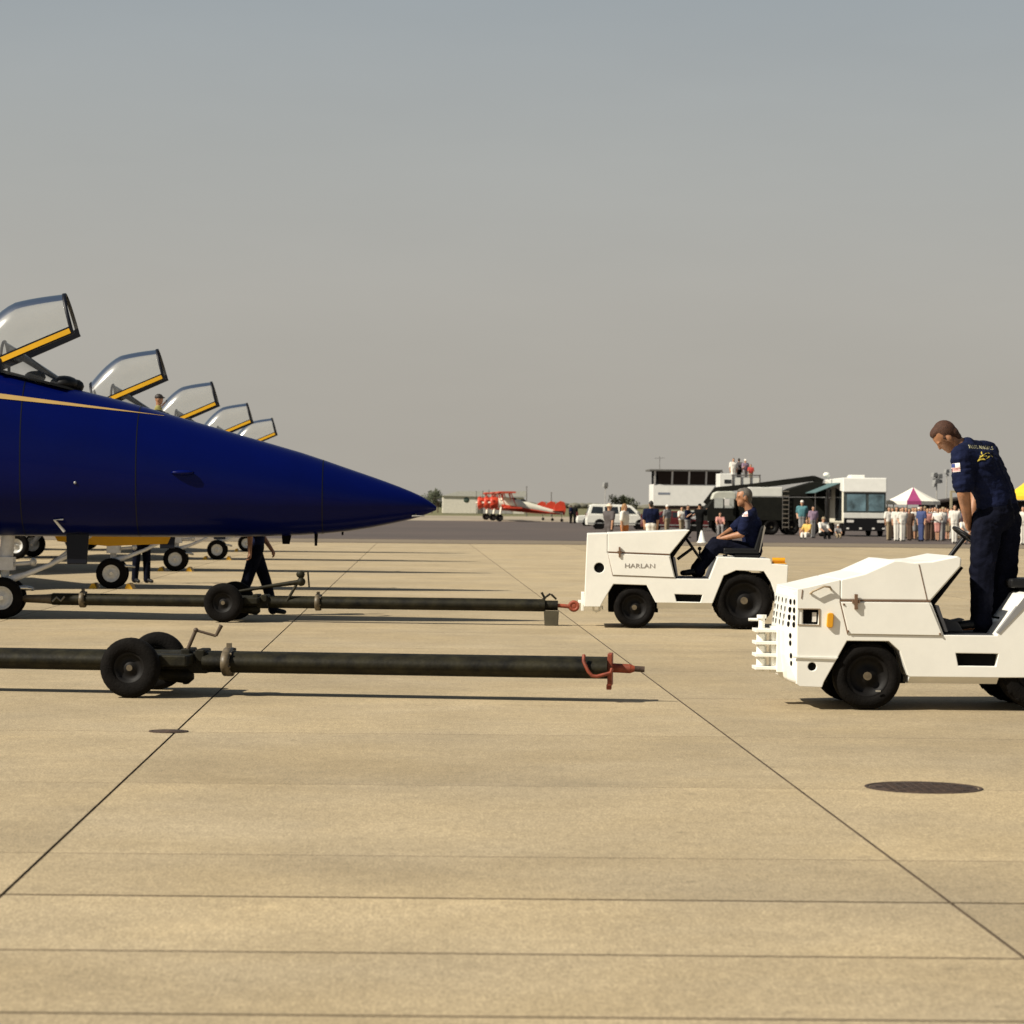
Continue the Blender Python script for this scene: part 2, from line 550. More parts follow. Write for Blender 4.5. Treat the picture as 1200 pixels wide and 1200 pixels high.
for i in range(len(ys) - 1):
    y0, y1 = ys[i], ys[i + 1]
    half = 3 if y1 < 20 else 5
    for k in range(-half - 1, half + 2):
        slab(LANE0 + k * LW, LANE0 + (k + 1) * LW, y0, y1, weak.get(y0, 0.005), weak.get(y1, 0.005))
for k in range(-20, 21):
    slab(LANE0 + k * LW, LANE0 + (k + 1) * LW, 45.7, 114.4, 0.005, 0.005)

# manhole cover and the small tie-down cap on the joint
mh = thing('manhole_cover', 'large round rust-brown manhole cover set in the concrete at lower right', 'manhole cover', (2.93, 15.72, 0), 0, None, 0.95)
q = MB(); q.lathe([(0.0, 0.355), (0.003, 0.355), (0.003, 0.33), (0.0, 0.33)], (0, 0, 0), 'Z', 40); part('frame', q, RUST, mh)
q = MB(); q.lathe([(0.0, 0.325), (0.002, 0.322), (0.002, 0.001)], (0, 0, 0), 'Z', 40)
part('lid', q, RUST, mh)
q = MB()
for i in range(-5, 6):
    for j in range(-5, 6):
        if i * i + j * j < 26: q.box(i * .055 - .018, i * .055 + .018, j * .055 - .018, j * .055 + .018, 0.0018, 0.005)
part('grip_studs', q, RUST, mh, kind='stuff')
tc = thing('tie_down_cap', 'small round dark tie-down cap on the left slab joint', 'ground fitting', (ground(200, 19.1).x, 19.1, 0))
q = MB(); q.lathe([(0.0, 0.11), (0.008, 0.105), (0.010, 0.001)], (0, 0, 0), 'Z', 28); part('cap', q, RUST, tc)
q = MB(); q.lathe([(0.002, 0.14), (0.006, 0.14), (0.006, 0.112), (0.002, 0.112)], (0, 0, 0), 'Z', 28); part('rim_ring', q, RUST, tc)


# ================================================================== jets
def interp(tab, x):
    """smooth cubic through a table of rows (x, a, b, ...), x ascending"""
    n = len(tab)
    if x <= tab[0][0]: return tab[0][1:]
    if x >= tab[-1][0]: return tab[-1][1:]
    i = max(j for j in range(n - 1) if tab[j][0] <= x)
    h = tab[i + 1][0] - tab[i][0]; t = (x - tab[i][0]) / h
    out = []
    for c in range(1, len(tab[0])):
        def sl(j):
            if j <= 0: return (tab[1][c] - tab[0][c]) / (tab[1][0] - tab[0][0])
            if j >= n - 1: return (tab[-1][c] - tab[-2][c]) / (tab[-1][0] - tab[-2][0])
            a = (tab[j][c] - tab[j - 1][c]) / (tab[j][0] - tab[j - 1][0]); b = (tab[j + 1][c] - tab[j][c]) / (tab[j + 1][0] - tab[j][0])
            return 0 if a * b <= 0 else 2 * a * b / (a + b)
        m0, m1 = sl(i) * h, sl(i + 1) * h
        a, b = tab[i][c], tab[i + 1][c]
        out.append((2 * t**3 - 3 * t * t + 1) * a + (t**3 - 2 * t * t + t) * m0 + (-2 * t**3 + 3 * t * t) * b + (t**3 - t * t) * m1)
    return tuple(out)


# x from the nose tip, z bottom, z top, half width, roundness
BODY = sorted([
    (0.0, 1.535, 1.585, 0.025, 2.0), (-0.10, 1.49, 1.66, 0.085, 2.0), (-0.23, 1.44, 1.735, 0.15, 2.0), (-0.6, 1.345, 1.885, 0.285, 2.0), (-1.2, 1.235, 2.09, 0.45, 2.0),
    (-1.85, 1.175, 2.305, 0.57, 2.05), (-2.46, 1.15, 2.475, 0.65, 2.1), (-3.38, 1.135, 2.735, 0.73, 2.15), (-4.3, 1.13, 2.99, 0.79, 2.2),
    (-4.9, 1.13, 3.135, 0.81, 2.25), (-5.4, 1.13, 3.255, 0.83, 2.3), (-5.95, 1.13, 3.40, 0.84, 2.3), (-6.8, 1.13, 3.50, 0.86, 2.3),
    (-8.0, 1.13, 3.50, 0.95, 2.4), (-9.2, 1.13, 3.35, 1.25, 2.8), (-10.5, 1.15, 3.2, 1.42, 3.2), (-13.0, 1.3, 3.0, 1.42, 3.2), (-15.0, 1.5, 2.8, 1.25, 3.0), (-16.2, 1.75, 2.6, 1.05, 2.8)])


def half_at(x, z):
    zb, zt, hw, n = interp(BODY, x)
    zc, hh = (zb + zt) / 2, (zt - zb) / 2
    t = min(1, abs((z - zc) / hh))
    return hw * (1 - t**n) ** (1 / n)


def body_rings():
    xs = [-0.0, -0.03, -0.07, -0.12, -0.18, -0.25, -0.35, -0.5, -0.7, -0.9, -1.2, -1.5, -1.85, -2.2, -2.6, -3.0, -3.5, -4.0, -4.5, -5.0, -5.5, -6.0, -6.5, -7.2, -8, -8.6, -9.2, -10, -11, -12, -13, -14, -15, -15.6, -16.2]
    rings = []
    for x in xs:
        zb, zt, hw, n = interp(BODY, x)
        zc, hh = (zb + zt) / 2, (zt - zb) / 2
        r = []
        for k in range(40):
            a = 2 * math.pi * k / 40
            c, s = math.cos(a), math.sin(a)
            r.append((x, hw * math.copysign(abs(c) ** (2 / n), c), zc + hh * math.copysign(abs(s) ** (2 / n), s)))
        rings.append(r)
    return rings


def plate(mb, pts, th):
    """flat polygon (list of points) with thickness th along its normal"""
    p = [Vector(a) for a in pts]
    nrm = (p[1] - p[0]).cross(p[2] - p[0]).normalized() * th / 2
    n = len(p)
    mb.add([a + nrm for a in p] + [a - nrm for a in p], [tuple(range(n)), tuple(range(n, 2 * n))[::-1]] + [(i, i + n, (i + 1) % n + n, (i + 1) % n) for i in range(n)])
    return mb


def strip_on_side(mb, x0, x1, f0, f1, side, n=24, off=0.006):
    a = []; b = []
    for i in range(n + 1):
        x = x0 + (x1 - x0) * i / n
        for lst, f in ((a, f0), (b, f1)):
            z = f(x)
            lst.append((x, side * (half_at(x, z) + off), z))
    mb.loft([a, b], caps=False, closed=False)


def make_jet(name, label):
    t = thing(name, label, 'jet', (0, 0, 0), 0, 'blue jets parked in a row')
    m = MB(); m.loft(body_rings()); fus = part('fuselage', m, NAVY, t)
    for x in (-1.55, -4.05, -5.6):
        rr = []
        for xx in (x - .007, x + .007):
            zb, zt, hw_, n = interp(BODY, xx); zc, hh = (zb + zt) / 2, (zt - zb) / 2
            rr.append([(xx, (hw_ + .002) * math.copysign(abs(math.cos(a)) ** (2 / n), math.cos(a)), zc + (hh + .002) * math.copysign(abs(math.sin(a)) ** (2 / n), math.sin(a))) for a in [2 * math.pi * k / 40 for k in range(40)]])
        q = MB(); q.loft(rr, caps=False); part('panel_joint', q, DNAVY, fus)
    for s in (-1, 1):
        q = MB(); strip_on_side(q, -8.5, -3.72, lambda x: 2.79 + (-3.72 - x) * 0.122, lambda x: 2.79 + (-3.72 - x) * 0.122 - max(0.004, min(0.075, (-3.72 - x) * 0.032)), s)
        part('gold_stripe', q, GOLDPALE, fus)
        q = MB()
        q.ball((-3.42, s * (half_at(-3.42, 2.01) + 0.02), 2.01), (0.16, 0.05, 0.035), 12, 8)
        part('sensor_fairing', q, NAVY, fus)
        q = MB(); q.tube([(-0.28, s * 0.12, 1.47), (-0.33, s * 0.19, 1.45), (-0.16, s * 0.20, 1.455)], [0.014, 0.012, 0.006], 8)
        part('pitot_probe', q, mat('dull_steel', (.16, .15, .13), .5), fus)
        q = MB(); yy = s * (half_at(-5.1, 1.33) - 0.01)
        q.tube([(-5.03, yy, 1.20), (-5.16, yy + s * 0.05, 1.36), (-5.04, yy + s * 0.07, 1.365)], [0.022, 0.018, 0.012], 8)
        part('air_data_probe', q, GEARW, fus)
        q = MB(); q.ball((-4.86, s * half_at(-4.86, 1.86), 1.86), (0.02, 0.012, 0.02), 8, 6); part('marker_lamp', q, mat('grey_lamp_glass', (.25, .25, .25), .3), fus)
    for x, l, h in ((-1.98, .14, .13), (-1.62, .05, .15)):
        q = MB(); q.prism([(x, 1.2), (x - l, 1.2), (x - l * .9, 1.18 - h), (x - l * .2, 1.18 - h)], -0.012, 0.012)
        part('blade_antenna', q, BLACKM, fus)
    # black sheet painted as the cockpit opening's shade; glare shield, seat
    q = MB()
    rings = []
    for x in (-4.9, -5.1, -5.5, -6.0, -6.5, -7.0, -7.15):
        zb, zt, hw, n = interp(BODY, x)
        w = 0.40 * (0.35 if x > -5.0 or x < -7.1 else 1)
        rings.append([(x, w * math.cos(a), zt - 0.03 + (0.0 if abs(math.cos(a)) > .9 else 0.035)) for a in [math.pi * k / 8 for k in range(9)]])
    q.loft(rings, caps=False, closed=False); part('cockpit_shade_sheet', q, BLACKM, fus)
    q = MB(); q.ball((-5.12, 0, 3.22), (0.20, 0.25, 0.115), 14, 8); q.ball((-4.98, 0.05, 3.19), (.13, .1, .1), 10, 6); q.ball((-5.52, 0, 3.31), (0.15, 0.2, 0.085), 14, 8); q.ball((-5.45, -0.1, 3.33), (.07, .08, .07), 8, 6)
    part('glare_shield', q, BLACK, fus)
    seat = MB(); seat.box(-6.78, -6.62, -0.2, 0.2, 2.9, 3.52); seat.box(-6.7, -6.25, -0.22, 0.22, 2.95, 3.1); part('ejection_seat', seat, BLACK, t, bevel=0.02)
    # windscreen
    q = MB(); rings = []
    for i in range(7):
        u = i / 6; x = -5.93 + u * 0.98; zr = interp(BODY, x)[1] - 0.05; h = 0.40 * (1 - u) ** 0.85 + 0.045; w = 0.42 - 0.22 * u
        rings.append([(x + 0.0, w * math.cos(a), zr + h * math.sin(a)) for a in [math.pi * k / 14 for k in range(15)]])
    q.loft(rings, caps=False, closed=False); ws = part('windscreen', q, GLASSW, t)
    q = MB(); q.tube([(-5.94, 0.42 * math.cos(a), interp(BODY, -5.93)[1] - 0.05 + 0.445 * math.sin(a)) for a in [math.pi * k / 18 for k in range(19)]], 0.022, 8); part('windscreen_arch', q, DNAVY, ws)
    # open canopy: rail runs up and forward, glass arch above it
    P0 = Vector((-4.955, 0, 3.93)); P1 = Vector((-6.255, 0, 3.358)); ax = (P1 - P0).normalized(); up = Vector((-0.27, 0, 0.96))
    N = 14; hw = 0.34
    def sec(u, grow=0.0, n=18, a0=0.0):
        base = P0.lerp(P1, u)
        h = 0.545 + 0.20 * math.sin(min(1, u * 1.05) * math.pi * 0.62) - 0.34 * max(0, u - 0.5) ** 1.3 * 2
        w = hw * (1 + 0.12 * math.sin(u * math.pi))
        return [base + Vector((0, math.cos(a) * (w + grow), 0)) + up * (math.sin(a) ** 0.9 * (h + grow)) for a in [a0 + (math.pi - 2 * a0) * k / n for k in range(n + 1)]]
    q = MB(); q.loft([sec(i / N) for i in range(N + 1)], caps=False, closed=False); can = part('canopy', q, GLASS, t)
    q = MB(); q.loft([sec(0, 0.0), sec(0, 0.012), sec(0.018, 0.014), sec(0.034, 0.012), sec(0.036, 0.0)], caps=False, closed=False); part('front_bow', q, DNAVY, can)
    q = MB(); q.loft([sec(.97, 0.0), sec(.97, .014), sec(1.0, .014), sec(1.0, 0.0)], caps=False, closed=False); part('rear_bow', q, DNAVY, can)
    for s in (-1, 1):
        q = MB(); nn = 10
        def rail(d0, d1, off, x0=0.0):
            a = []; b = []
            pu = Vector((-ax.z, 0, ax.x)); pu = pu if pu.z > 0 else -pu
            for i in range(nn + 1):
                u = x0 + (1 - x0) * i / nn; base = P0.lerp(P1, u); w = hw * (1 + 0.12 * math.sin(u * math.pi)) + off
                a.append(base + pu * d0 + Vector((0, s * w, 0))); b.append(base + pu * d1 + Vector((0, s * w, 0)))
            return a, b
        o1, o2 = rail(0.075, -0.038, 0.02); i1, i2 = rail(0.075, -0.038, -0.025)
        q.loft([o1, o2, i2, i1, o1], caps=False, closed=False, smooth=False); q.add([o1[0], o2[0], i2[0], i1[0]], [(0, 1, 2, 3)])
        rl = part('canopy_rail', q, DNAVY, can)
        q = MB(); q.loft(list(rail(0.052, -0.018, 0.026, 0.03)), caps=False, closed=False); part('gold_band', q, GOLD, rl)
    # wings, leading edge extensions, tails
    for s in (-1, 1):
        q = MB(); plate(q, [(-6.4, s * .75, 2.78), (-7.6, s * 1.35, 2.72), (-9.6, s * 1.9, 2.7), (-9.6, s * .8, 2.7)], 0.06); part('leading_edge_extension', q, NAVY, t)
        q = MB(); plate(q, [(-9.3, s * 1.2, 2.7), (-10.9, s * 5.3, 2.62), (-12.7, s * 5.3, 2.62), (-13.2, s * 1.2, 2.7)], 0.14); wg = part('wing', q, NAVY, t, bevel=0.04)
        q = MB(); plate(q, [(-10.9, s * 5.304, 2.62), (-11.0, s * 5.7, 2.61), (-12.6, s * 5.7, 2.61), (-12.7, s * 5.304, 2.62)], 0.13); part('wing_tip', q, GOLD, wg, bevel=0.04)
        q = MB(); plate(q, [(-12.4, s * 1.15, 2.85), (-14.4, s * 1.7, 4.66), (-15.5, s * 1.7, 4.66), (-14.9, s * 1.15, 2.8)], 0.1); tf = part('tail_fin', q, NAVY, t, bevel=0.03)
        q = MB(); plate(q, [(-14.42, s * 1.7065, 4.668), (-14.55, s * 1.76, 4.83), (-15.5, s * 1.76, 4.83), (-15.52, s * 1.7065, 4.668)], 0.1); part('fin_tip', q, GOLD, tf)
        q = MB(); plate(q, [(-14.2, s * 1.2, 2.2), (-16.0, s * 3.3, 2.15), (-17.0, s * 3.3, 2.15), (-16.6, s * 1.1, 2.2)], 0.09); part('tailplane', q, NAVY, t, bevel=0.03)
        q = MB(); q.box(-10.6, -8.2, s * 1.0 - 0.34, s * 1.0 + 0.34, 1.45, 2.5); part('air_intake', q, NAVY, t, bevel=0.08)
        q = MB(); q.lathe([(0.3, 0.52), (0, 0.5), (-0.7, 0.40), (-0.7, 0.36), (0.1, 0.42)], (-16.2, s * 0.5, 2.18), 'X', 28); part('exhaust_nozzle', q, RIMD, t)
        g = MB(); g.tube([(-10.8, s * 1.25, 1.5), (-11.1, s * 1.5, 0.75), (-11.4, s * 1.52, 0.37)], [0.09, 0.075, 0.07], 12); g.tube([(-10.6, s * 1.3, 1.5), (-11.3, s * 1.5, 0.6)], 0.035, 8); part('main_gear_leg', g, GEARW, t)
        wheel(t, (-11.4, s * 1.66, 0.37), 0.37, 0.26, rim_m=RIMW, name='main_wheel')
        g = MB(); plate(g, [(-10.3, s * 1.62, 1.55), (-11.6, s * 1.62, 1.5), (-11.5, s * 1.66, 0.8), (-10.6, s * 1.66, 0.95)], 0.03); part('main_gear_door', g, NAVY, t)
    # nose gear
    g = MB(); g.tube([(-5.86, 0, 1.25), (-5.90, 0, 0.75)], 0.095, 14); g.tube([(-5.90, 0, 0.76), (-5.92, 0, 0.30)], 0.058, 12)
    g.tube([(-5.92, -0.2, 0.285), (-5.92, 0.2, 0.285)], 0.045, 10)
    g.box(-6.02, -5.78, -0.13, 0.13, 0.66, 0.84)
    leg = part('nose_gear_leg', g, GEARW, t)
    g = MB(); g.tube([(-5.84, -0.07, 0.53), (-5.62, -0.09, 0.60), (-5.30, -0.1, 0.73), (-4.98, -0.1, 0.89), (-4.75, -0.1, 1.15)], [0.055, 0.04, 0.032, 0.032, 0.03], 10); g.tube([(-5.84, 0.07, 0.53), (-5.3, 0.1, 0.73), (-4.75, 0.1, 1.15)], 0.032, 10); part('drag_brace', g, GEARW, leg)
    g = MB(); g.tube([(-5.80, 0, 0.74), (-5.55, 0, 0.76)], 0.03, 8); g.ball((-5.52, 0, 0.77), (0.05, 0.10, 0.06), 10, 6); part('landing_lamp', g, LENS, leg)
    g = MB(); g.tube([(-5.86, -0.1, 0.42), (-5.60, -0.1, 0.42), (-5.52, 0, 0.40)], 0.025, 8); g.tube([(-5.86, 0.1, 0.42), (-5.60, 0.1, 0.42), (-5.52, 0, 0.40)], 0.025, 8); part('launch_bar', g, CHROME, leg)
    for s in (-1, 1):
        wheel(t, (-5.92, s * 0.19, 0.285), 0.285, 0.17, rim_m=RIMW, rim=0.56, name='nose_wheel')
    g = MB(); plate(g, [(-5.30, 0.40, 1.165), (-3.66, 0.36, 1.16), (-3.72, 0.42, 1.04), (-4.55, 0.46, 1.0), (-5.25, 0.46, 1.06)], 0.03); part('nose_gear_door', g, GOLD, t)
    g = MB(); plate(g, [(-5.03, -0.33, 1.17), (-4.72, -0.33, 1.17), (-4.74, -0.36, 0.76), (-5.01, -0.36, 0.76)], 0.04); part('bay_door', g, DNAVY, t, bevel=0.01)
    return t


JX, JY, JS = 0.262, 37.45, 13.35
jet = make_jet('fighter_jet', 'nearest dark blue jet with open canopy, its pointed nose foremost in the row')
jet_labels = ['second dark blue jet, its windscreen and canopy just above the nearest jet', 'third dark blue jet, with the pilot sitting in its open cockpit', 'fourth dark blue jet, only its raised canopy and nose wheels in view', 'farthest dark blue jet, with the smallest raised canopy']
jet.location = (JX, JY, 0)
jets = [jet]
for i, lb in enumerate(jet_labels):
    c = copy_tree(jet); c['label'] = lb; c.location = (JX, JY + JS * (i + 1), 0); jets.append(c)

# yellow wheel chocks
chock_m = MB(); chock_m.prism([(-0.07, 0), (0.08, 0), (0.02, 0.10), (-0.03, 0.10)], -0.32, 0.32)
chock_me = chock_m.mesh('wheel_chock')
names = ['second', 'third', 'fourth', 'farthest']
for i in range(1, 5):
    for s, w in ((-1, 'behind'), (1, 'ahead of')):
        o = link('wheel_chock', chock_me, GOLD, None, (JX - 5.92 + s * 0.33, JY + JS * i, 0), 0 if s > 0 else math.pi)
        tag(o, 'yellow wheel chock %s the nose wheel of the %s jet' % (w, names[i - 1]), 'wheel chock', 'yellow wheel chocks')


# ================================================================== tow bars
def tow_bar(label, A, B, r, xw, wheel_r, track, near):
    """A: jet end, B: tractor end (axis points); xw: where along the bar the wheels sit, in metres from A"""
    A = Vector(A); B = Vector(B); d = (B - A); L = d.length; rz = math.atan2(d.y, d.x)
    zc = A.z
    t = thing('tow_bar', label, 'tow bar', (A.x, A.y, 0), rz, 'aircraft tow bars')
    fl = 2.0 if near else 1.4  # tubes widened in depth to broaden the shadow they cast
    def pipe(x0, x1, rr, flat=fl, seg=18):
        m = MB(); ring = []
        for x in (x0, x1):
            ring.append([(x, rr * flat * math.cos(a), zc + rr * math.sin(a)) for a in [2 * math.pi * k / seg for k in range(seg)]])
        return m.loft(ring)
    part('rear_tube', pipe(0, xw + 0.1, r), OLIVE, t)
    part('front_tube', pipe(xw + 0.52, L - 0.05, r * 1.02), OLIVE, t)
    for xf in ([xw + 0.72] if near else [0.42, xw + 1.22]):
        m = MB(); m.loft([[(xf + dx, rr * fl * math.cos(a), zc + rr * math.sin(a)) for a in [2 * math.pi * k / 20 for k in range(20)]] for dx, rr in ((-.035, r * 1.02), (-.03, r * 1.36), (.03, r * 1.36), (.035, r * 1.02))])
        m.box(xf - 0.02, xf + 0.02, -0.02, 0.02, zc + r * 1.2, zc + r * 1.75); fg = part('coupling_flange', m, BRASS, t)
        m = MB()
        for k in range(6):
            a = 2 * math.pi * k / 6 + .3; m.tube([(xf + .03, r * 1.2 * fl * math.cos(a), zc + r * 1.2 * math.sin(a)), (xf + .05, r * 1.2 * fl * math.cos(a), zc + r * 1.2 * math.sin(a))], 0.012, 6)
        part('bolts', m, BRASS, fg)
    # undercarriage: carriage casting, swing arm, axle, wheels
    m = MB(); m.box(xw + 0.08, xw + 0.56, -0.13, 0.13, zc - r * 1.05, zc + r * 0.95)
    m.box(xw - 0.1, xw + 0.45, -track / 2 + 0.06, track / 2 - 0.06, zc - 0.02, zc + r * 0.8)
    m.box(xw + 0.34, xw + 0.42, -0.15, 0.15, zc, zc + r * 1.25); m.box(xw + 0.46, xw + 0.54, -0.15, 0.15, zc, zc + r * 1.2)
    part('carriage', m, OLIVE, t, bevel=0.012)
    m = MB(); m.tube([(xw, -track / 2, wheel_r), (xw, track / 2, wheel_r)], 0.035, 10); m.tube([(xw + 0.15, -0.10, zc - r * 1.15), (xw + 0.40, -0.10, zc - r * 1.35), (xw + 0.44, -0.1, zc - r * 1.3)], [0.05, 0.065, 0.03], 12); m.tube([(xw + 0.37, -.1, zc - r * 1.5), (xw + 0.37, -.1, zc - r * 2.1)], 0.02, 8)
    part('axle', m, OLIVE, t)
    for s in (-1, 1):
        wheel(t, (xw, s * track / 2, wheel_r), wheel_r, 0.15, rim_m=RIMD, rim=0.52, name='wheel')
    if near:
        m = MB(); m.tube([(xw + 0.37, -0.12, zc + r * 0.6), (xw + 0.46, -0.12, zc + 0.265)], 0.016, 8); m.tube([(xw + 0.46, -0.12, zc + 0.265), (xw + 0.63, -0.12, zc + 0.22)], 0.011, 8); m.tube([(xw + 0.63, -0.12, zc + 0.22), (xw + 0.675, -0.12, zc + 0.31)], [0.013, 0.018], 8)
        m.ball((xw + 0.46, -0.12, zc + 0.265), 0.022, 10, 6); part('jack_crank', m, mat('worn_dark_steel', (0.07, 0.045, 0.025), 0.5), t)
    else:
        m = MB(); m.tube([(xw + 0.80, -0.1, zc), (xw + 0.98, -0.1, zc + 0.32), (xw + 1.03, -0.1, zc + 0.36)], 0.02, 8); m.tube([(xw + 0.1, -0.1, zc + 0.13), (xw + 0.60, -0.1, zc + 0.22), (xw + 1.0, -0.1, zc + 0.28)], [0.02, 0.025, 0.035], 8)
        m.ball((xw + 1.0, -0.1, zc + 0.28), 0.06, 10, 8); m.ball((xw + 0.99, -0.1, zc + 0.38), (0.06, 0.04, 0.05), 10, 8); m.tube([(xw + 1.09, -0.1, zc + 0.42), (xw + 1.11, -0.1, zc + 0.21)], 0.012, 8); m.tube([(xw + 1.0, -0.1, zc + 0.41), (xw + 1.09, -0.1, zc + 0.42)], 0.01, 8); part('jack_crank', m, OLIVE, t)
    # tractor end
    if near:
        m = MB(); m.box(L - 0.05, L - 0.012, -r * 1.3, r * 1.3, zc - r * 1.6, zc + r * 1.35); m.box(L - 0.06, L - 0.02, -0.05, 0.05, zc - r * 2.0, zc - r * 1.5); eye = part('end_plate', m, RUSTRED, t, bevel=0.006)
        m = MB(); m.tube([(L - 0.012, 0, zc), (L + 0.13, 0, zc - 0.005)], 0.038, 12); m.tube([(L + 0.13, 0, zc - 0.005), (L + 0.17, 0, zc - 0.005)], [0.038, 0.024], 12); part('shaft', m, RUSTRED, eye)
        m = MB(); m.tube([(L + 0.17, 0, zc - 0.005), (L + 0.25, 0, zc - 0.008)], 0.025, 10); part('shaft_tip', m, RUST, eye)
        m = MB(); yy = -r * fl - 0.02; m.tube([(L - 0.24, yy + .03, zc + r * 1.25), (L - 0.24, yy, zc + r * 0.7), (L - 0.20, yy - 0.01, zc - 0.02), (L - 0.17, yy - 0.01, zc - r * 0.62), (L - 0.13, yy - 0.01, zc - r * 0.68), (L - 0.02, yy, zc - r * 0.35), (L - 0.01, yy + 0.03, zc)], 0.015, 8); part('locking_lever', m, RUSTRED, t)
    else:
        m = MB(); m.tube([(L - 0.05, 0, zc), (L + 0.12, 0, zc)], r * 0.8, 12); m.tube([(L - 0.08, 0, zc + r), (L + 0.02, 0, zc + r * 1.9)], 0.014, 8); m.tube([(L + 0.10, 0, zc + r), (L + 0.03, 0, zc + r * 1.8)], 0.014, 8); m.tube([(L - .05, 0, zc + r), (L - .1, 0, zc + r * 2.1)], 0.016, 8); cl = part('coupling', m, OLIVE, t)
        m = MB(); m.tube([(L + 0.12, 0, zc), (L + 0.26, 0, zc - 0.01)], 0.028, 10); m.ball((L + 0.26, 0, zc - 0.01), 0.03, 8, 6); part('shaft', m, RUSTRED, cl)
        m = MB()
        rg = []
        for k in range(16):
            a = 2 * math.pi * k / 16; rg.append([(L + 0.335 + (0.055 + 0.024 * math.cos(b)) * math.cos(a), 0.024 * math.sin(b), zc - 0.005 + (0.055 + 0.024 * math.cos(b)) * math.sin(a)) for b in [2 * math.pi * j / 8 for j in range(8)]])
        rg.append(rg[0]); m.loft(rg, caps=False); m.ball((L + 0.335, 0, zc - .005), (.05, .016, .05), 10, 6); part('towing_eye', m, RUSTRED, cl)
        m = MB(); m.add([(L - .06, -.13, zc - r * .9), (L + .13, -.13, zc - r * .9), (L + .13, .1, zc - r * .9), (L - .06, .1, zc - r * .9), (L - .05, -.12, zc - r * .9 - .19), (L + .12, -.12, zc - r * .9 - .22), (L + .12, .09, zc - r * .9 - .22), (L - .05, .09, zc - r * .9 - .19)], [(0, 3, 2, 1), (4, 5, 6, 7), (0, 1, 5, 4), (1, 2, 6, 5), (2, 3, 7, 6), (3, 0, 4, 7)]); part('tool_pouch', m, mat('khaki_canvas', (0.07, 0.06, 0.035), 0.9, var=.3), t)
        # jet end: pale head and hook
        m = MB(); m.loft([[(x, rr * 1.2 * math.cos(a), zc + rr * math.sin(a)) for a in [2 * math.pi * k / 16 for k in range(16)]] for x, rr in ((-0.40, r * .62), (-0.1, r * .75), (0.0, r * .9), (0.38, r * .96))]); hd = part('bar_head', m, BRASS, t)
        m = MB(); m.tube([(-0.40, 0.04, zc), (-0.95, 0.09, zc + 0.01)], 0.03, 8); m.tube([(-0.40, -0.06, zc), (-0.95, -0.12, zc + 0.01)], 0.03, 8); part('fork', m, BRASS, hd)
        m = MB(); m.tube([(0.02, -.12, zc - .03), (0.08, -.13, zc + .03), (0.14, -.13, zc - .02), (0.19, -.12, zc + .04)], 0.014, 8); part('safety_chain', m, mat('dull_steel', (.16, .15, .13), .5), hd)
    return t


tow_bar('near dark olive tow bar lying unhitched on the concrete with a red tip', (-4.7, 23.2, 0.277), (1.63, 22.45, 0.277), 0.089, 2.44, 0.247, 1.06, True)
tow_bar('far dark olive tow bar joining the nearest jet to the far white tractor', (-4.98, 37.42, 0.27), (1.78, 36.68, 0.27), 0.083, 2.45, 0.265, 0.9, False)


# ================================================================== tractors
def latch(mb, x, z0, z1, y=-0.03):
    mb.box(x - 0.012, x + 0.012, y - 0.012, y + 0.012, z0, z1)
    mb.box(x - 0.03, x + 0.03, y - 0.008, y + 0.02, (z0 + z1) / 2 - 0.012, (z0 + z1) / 2 + 0.012)


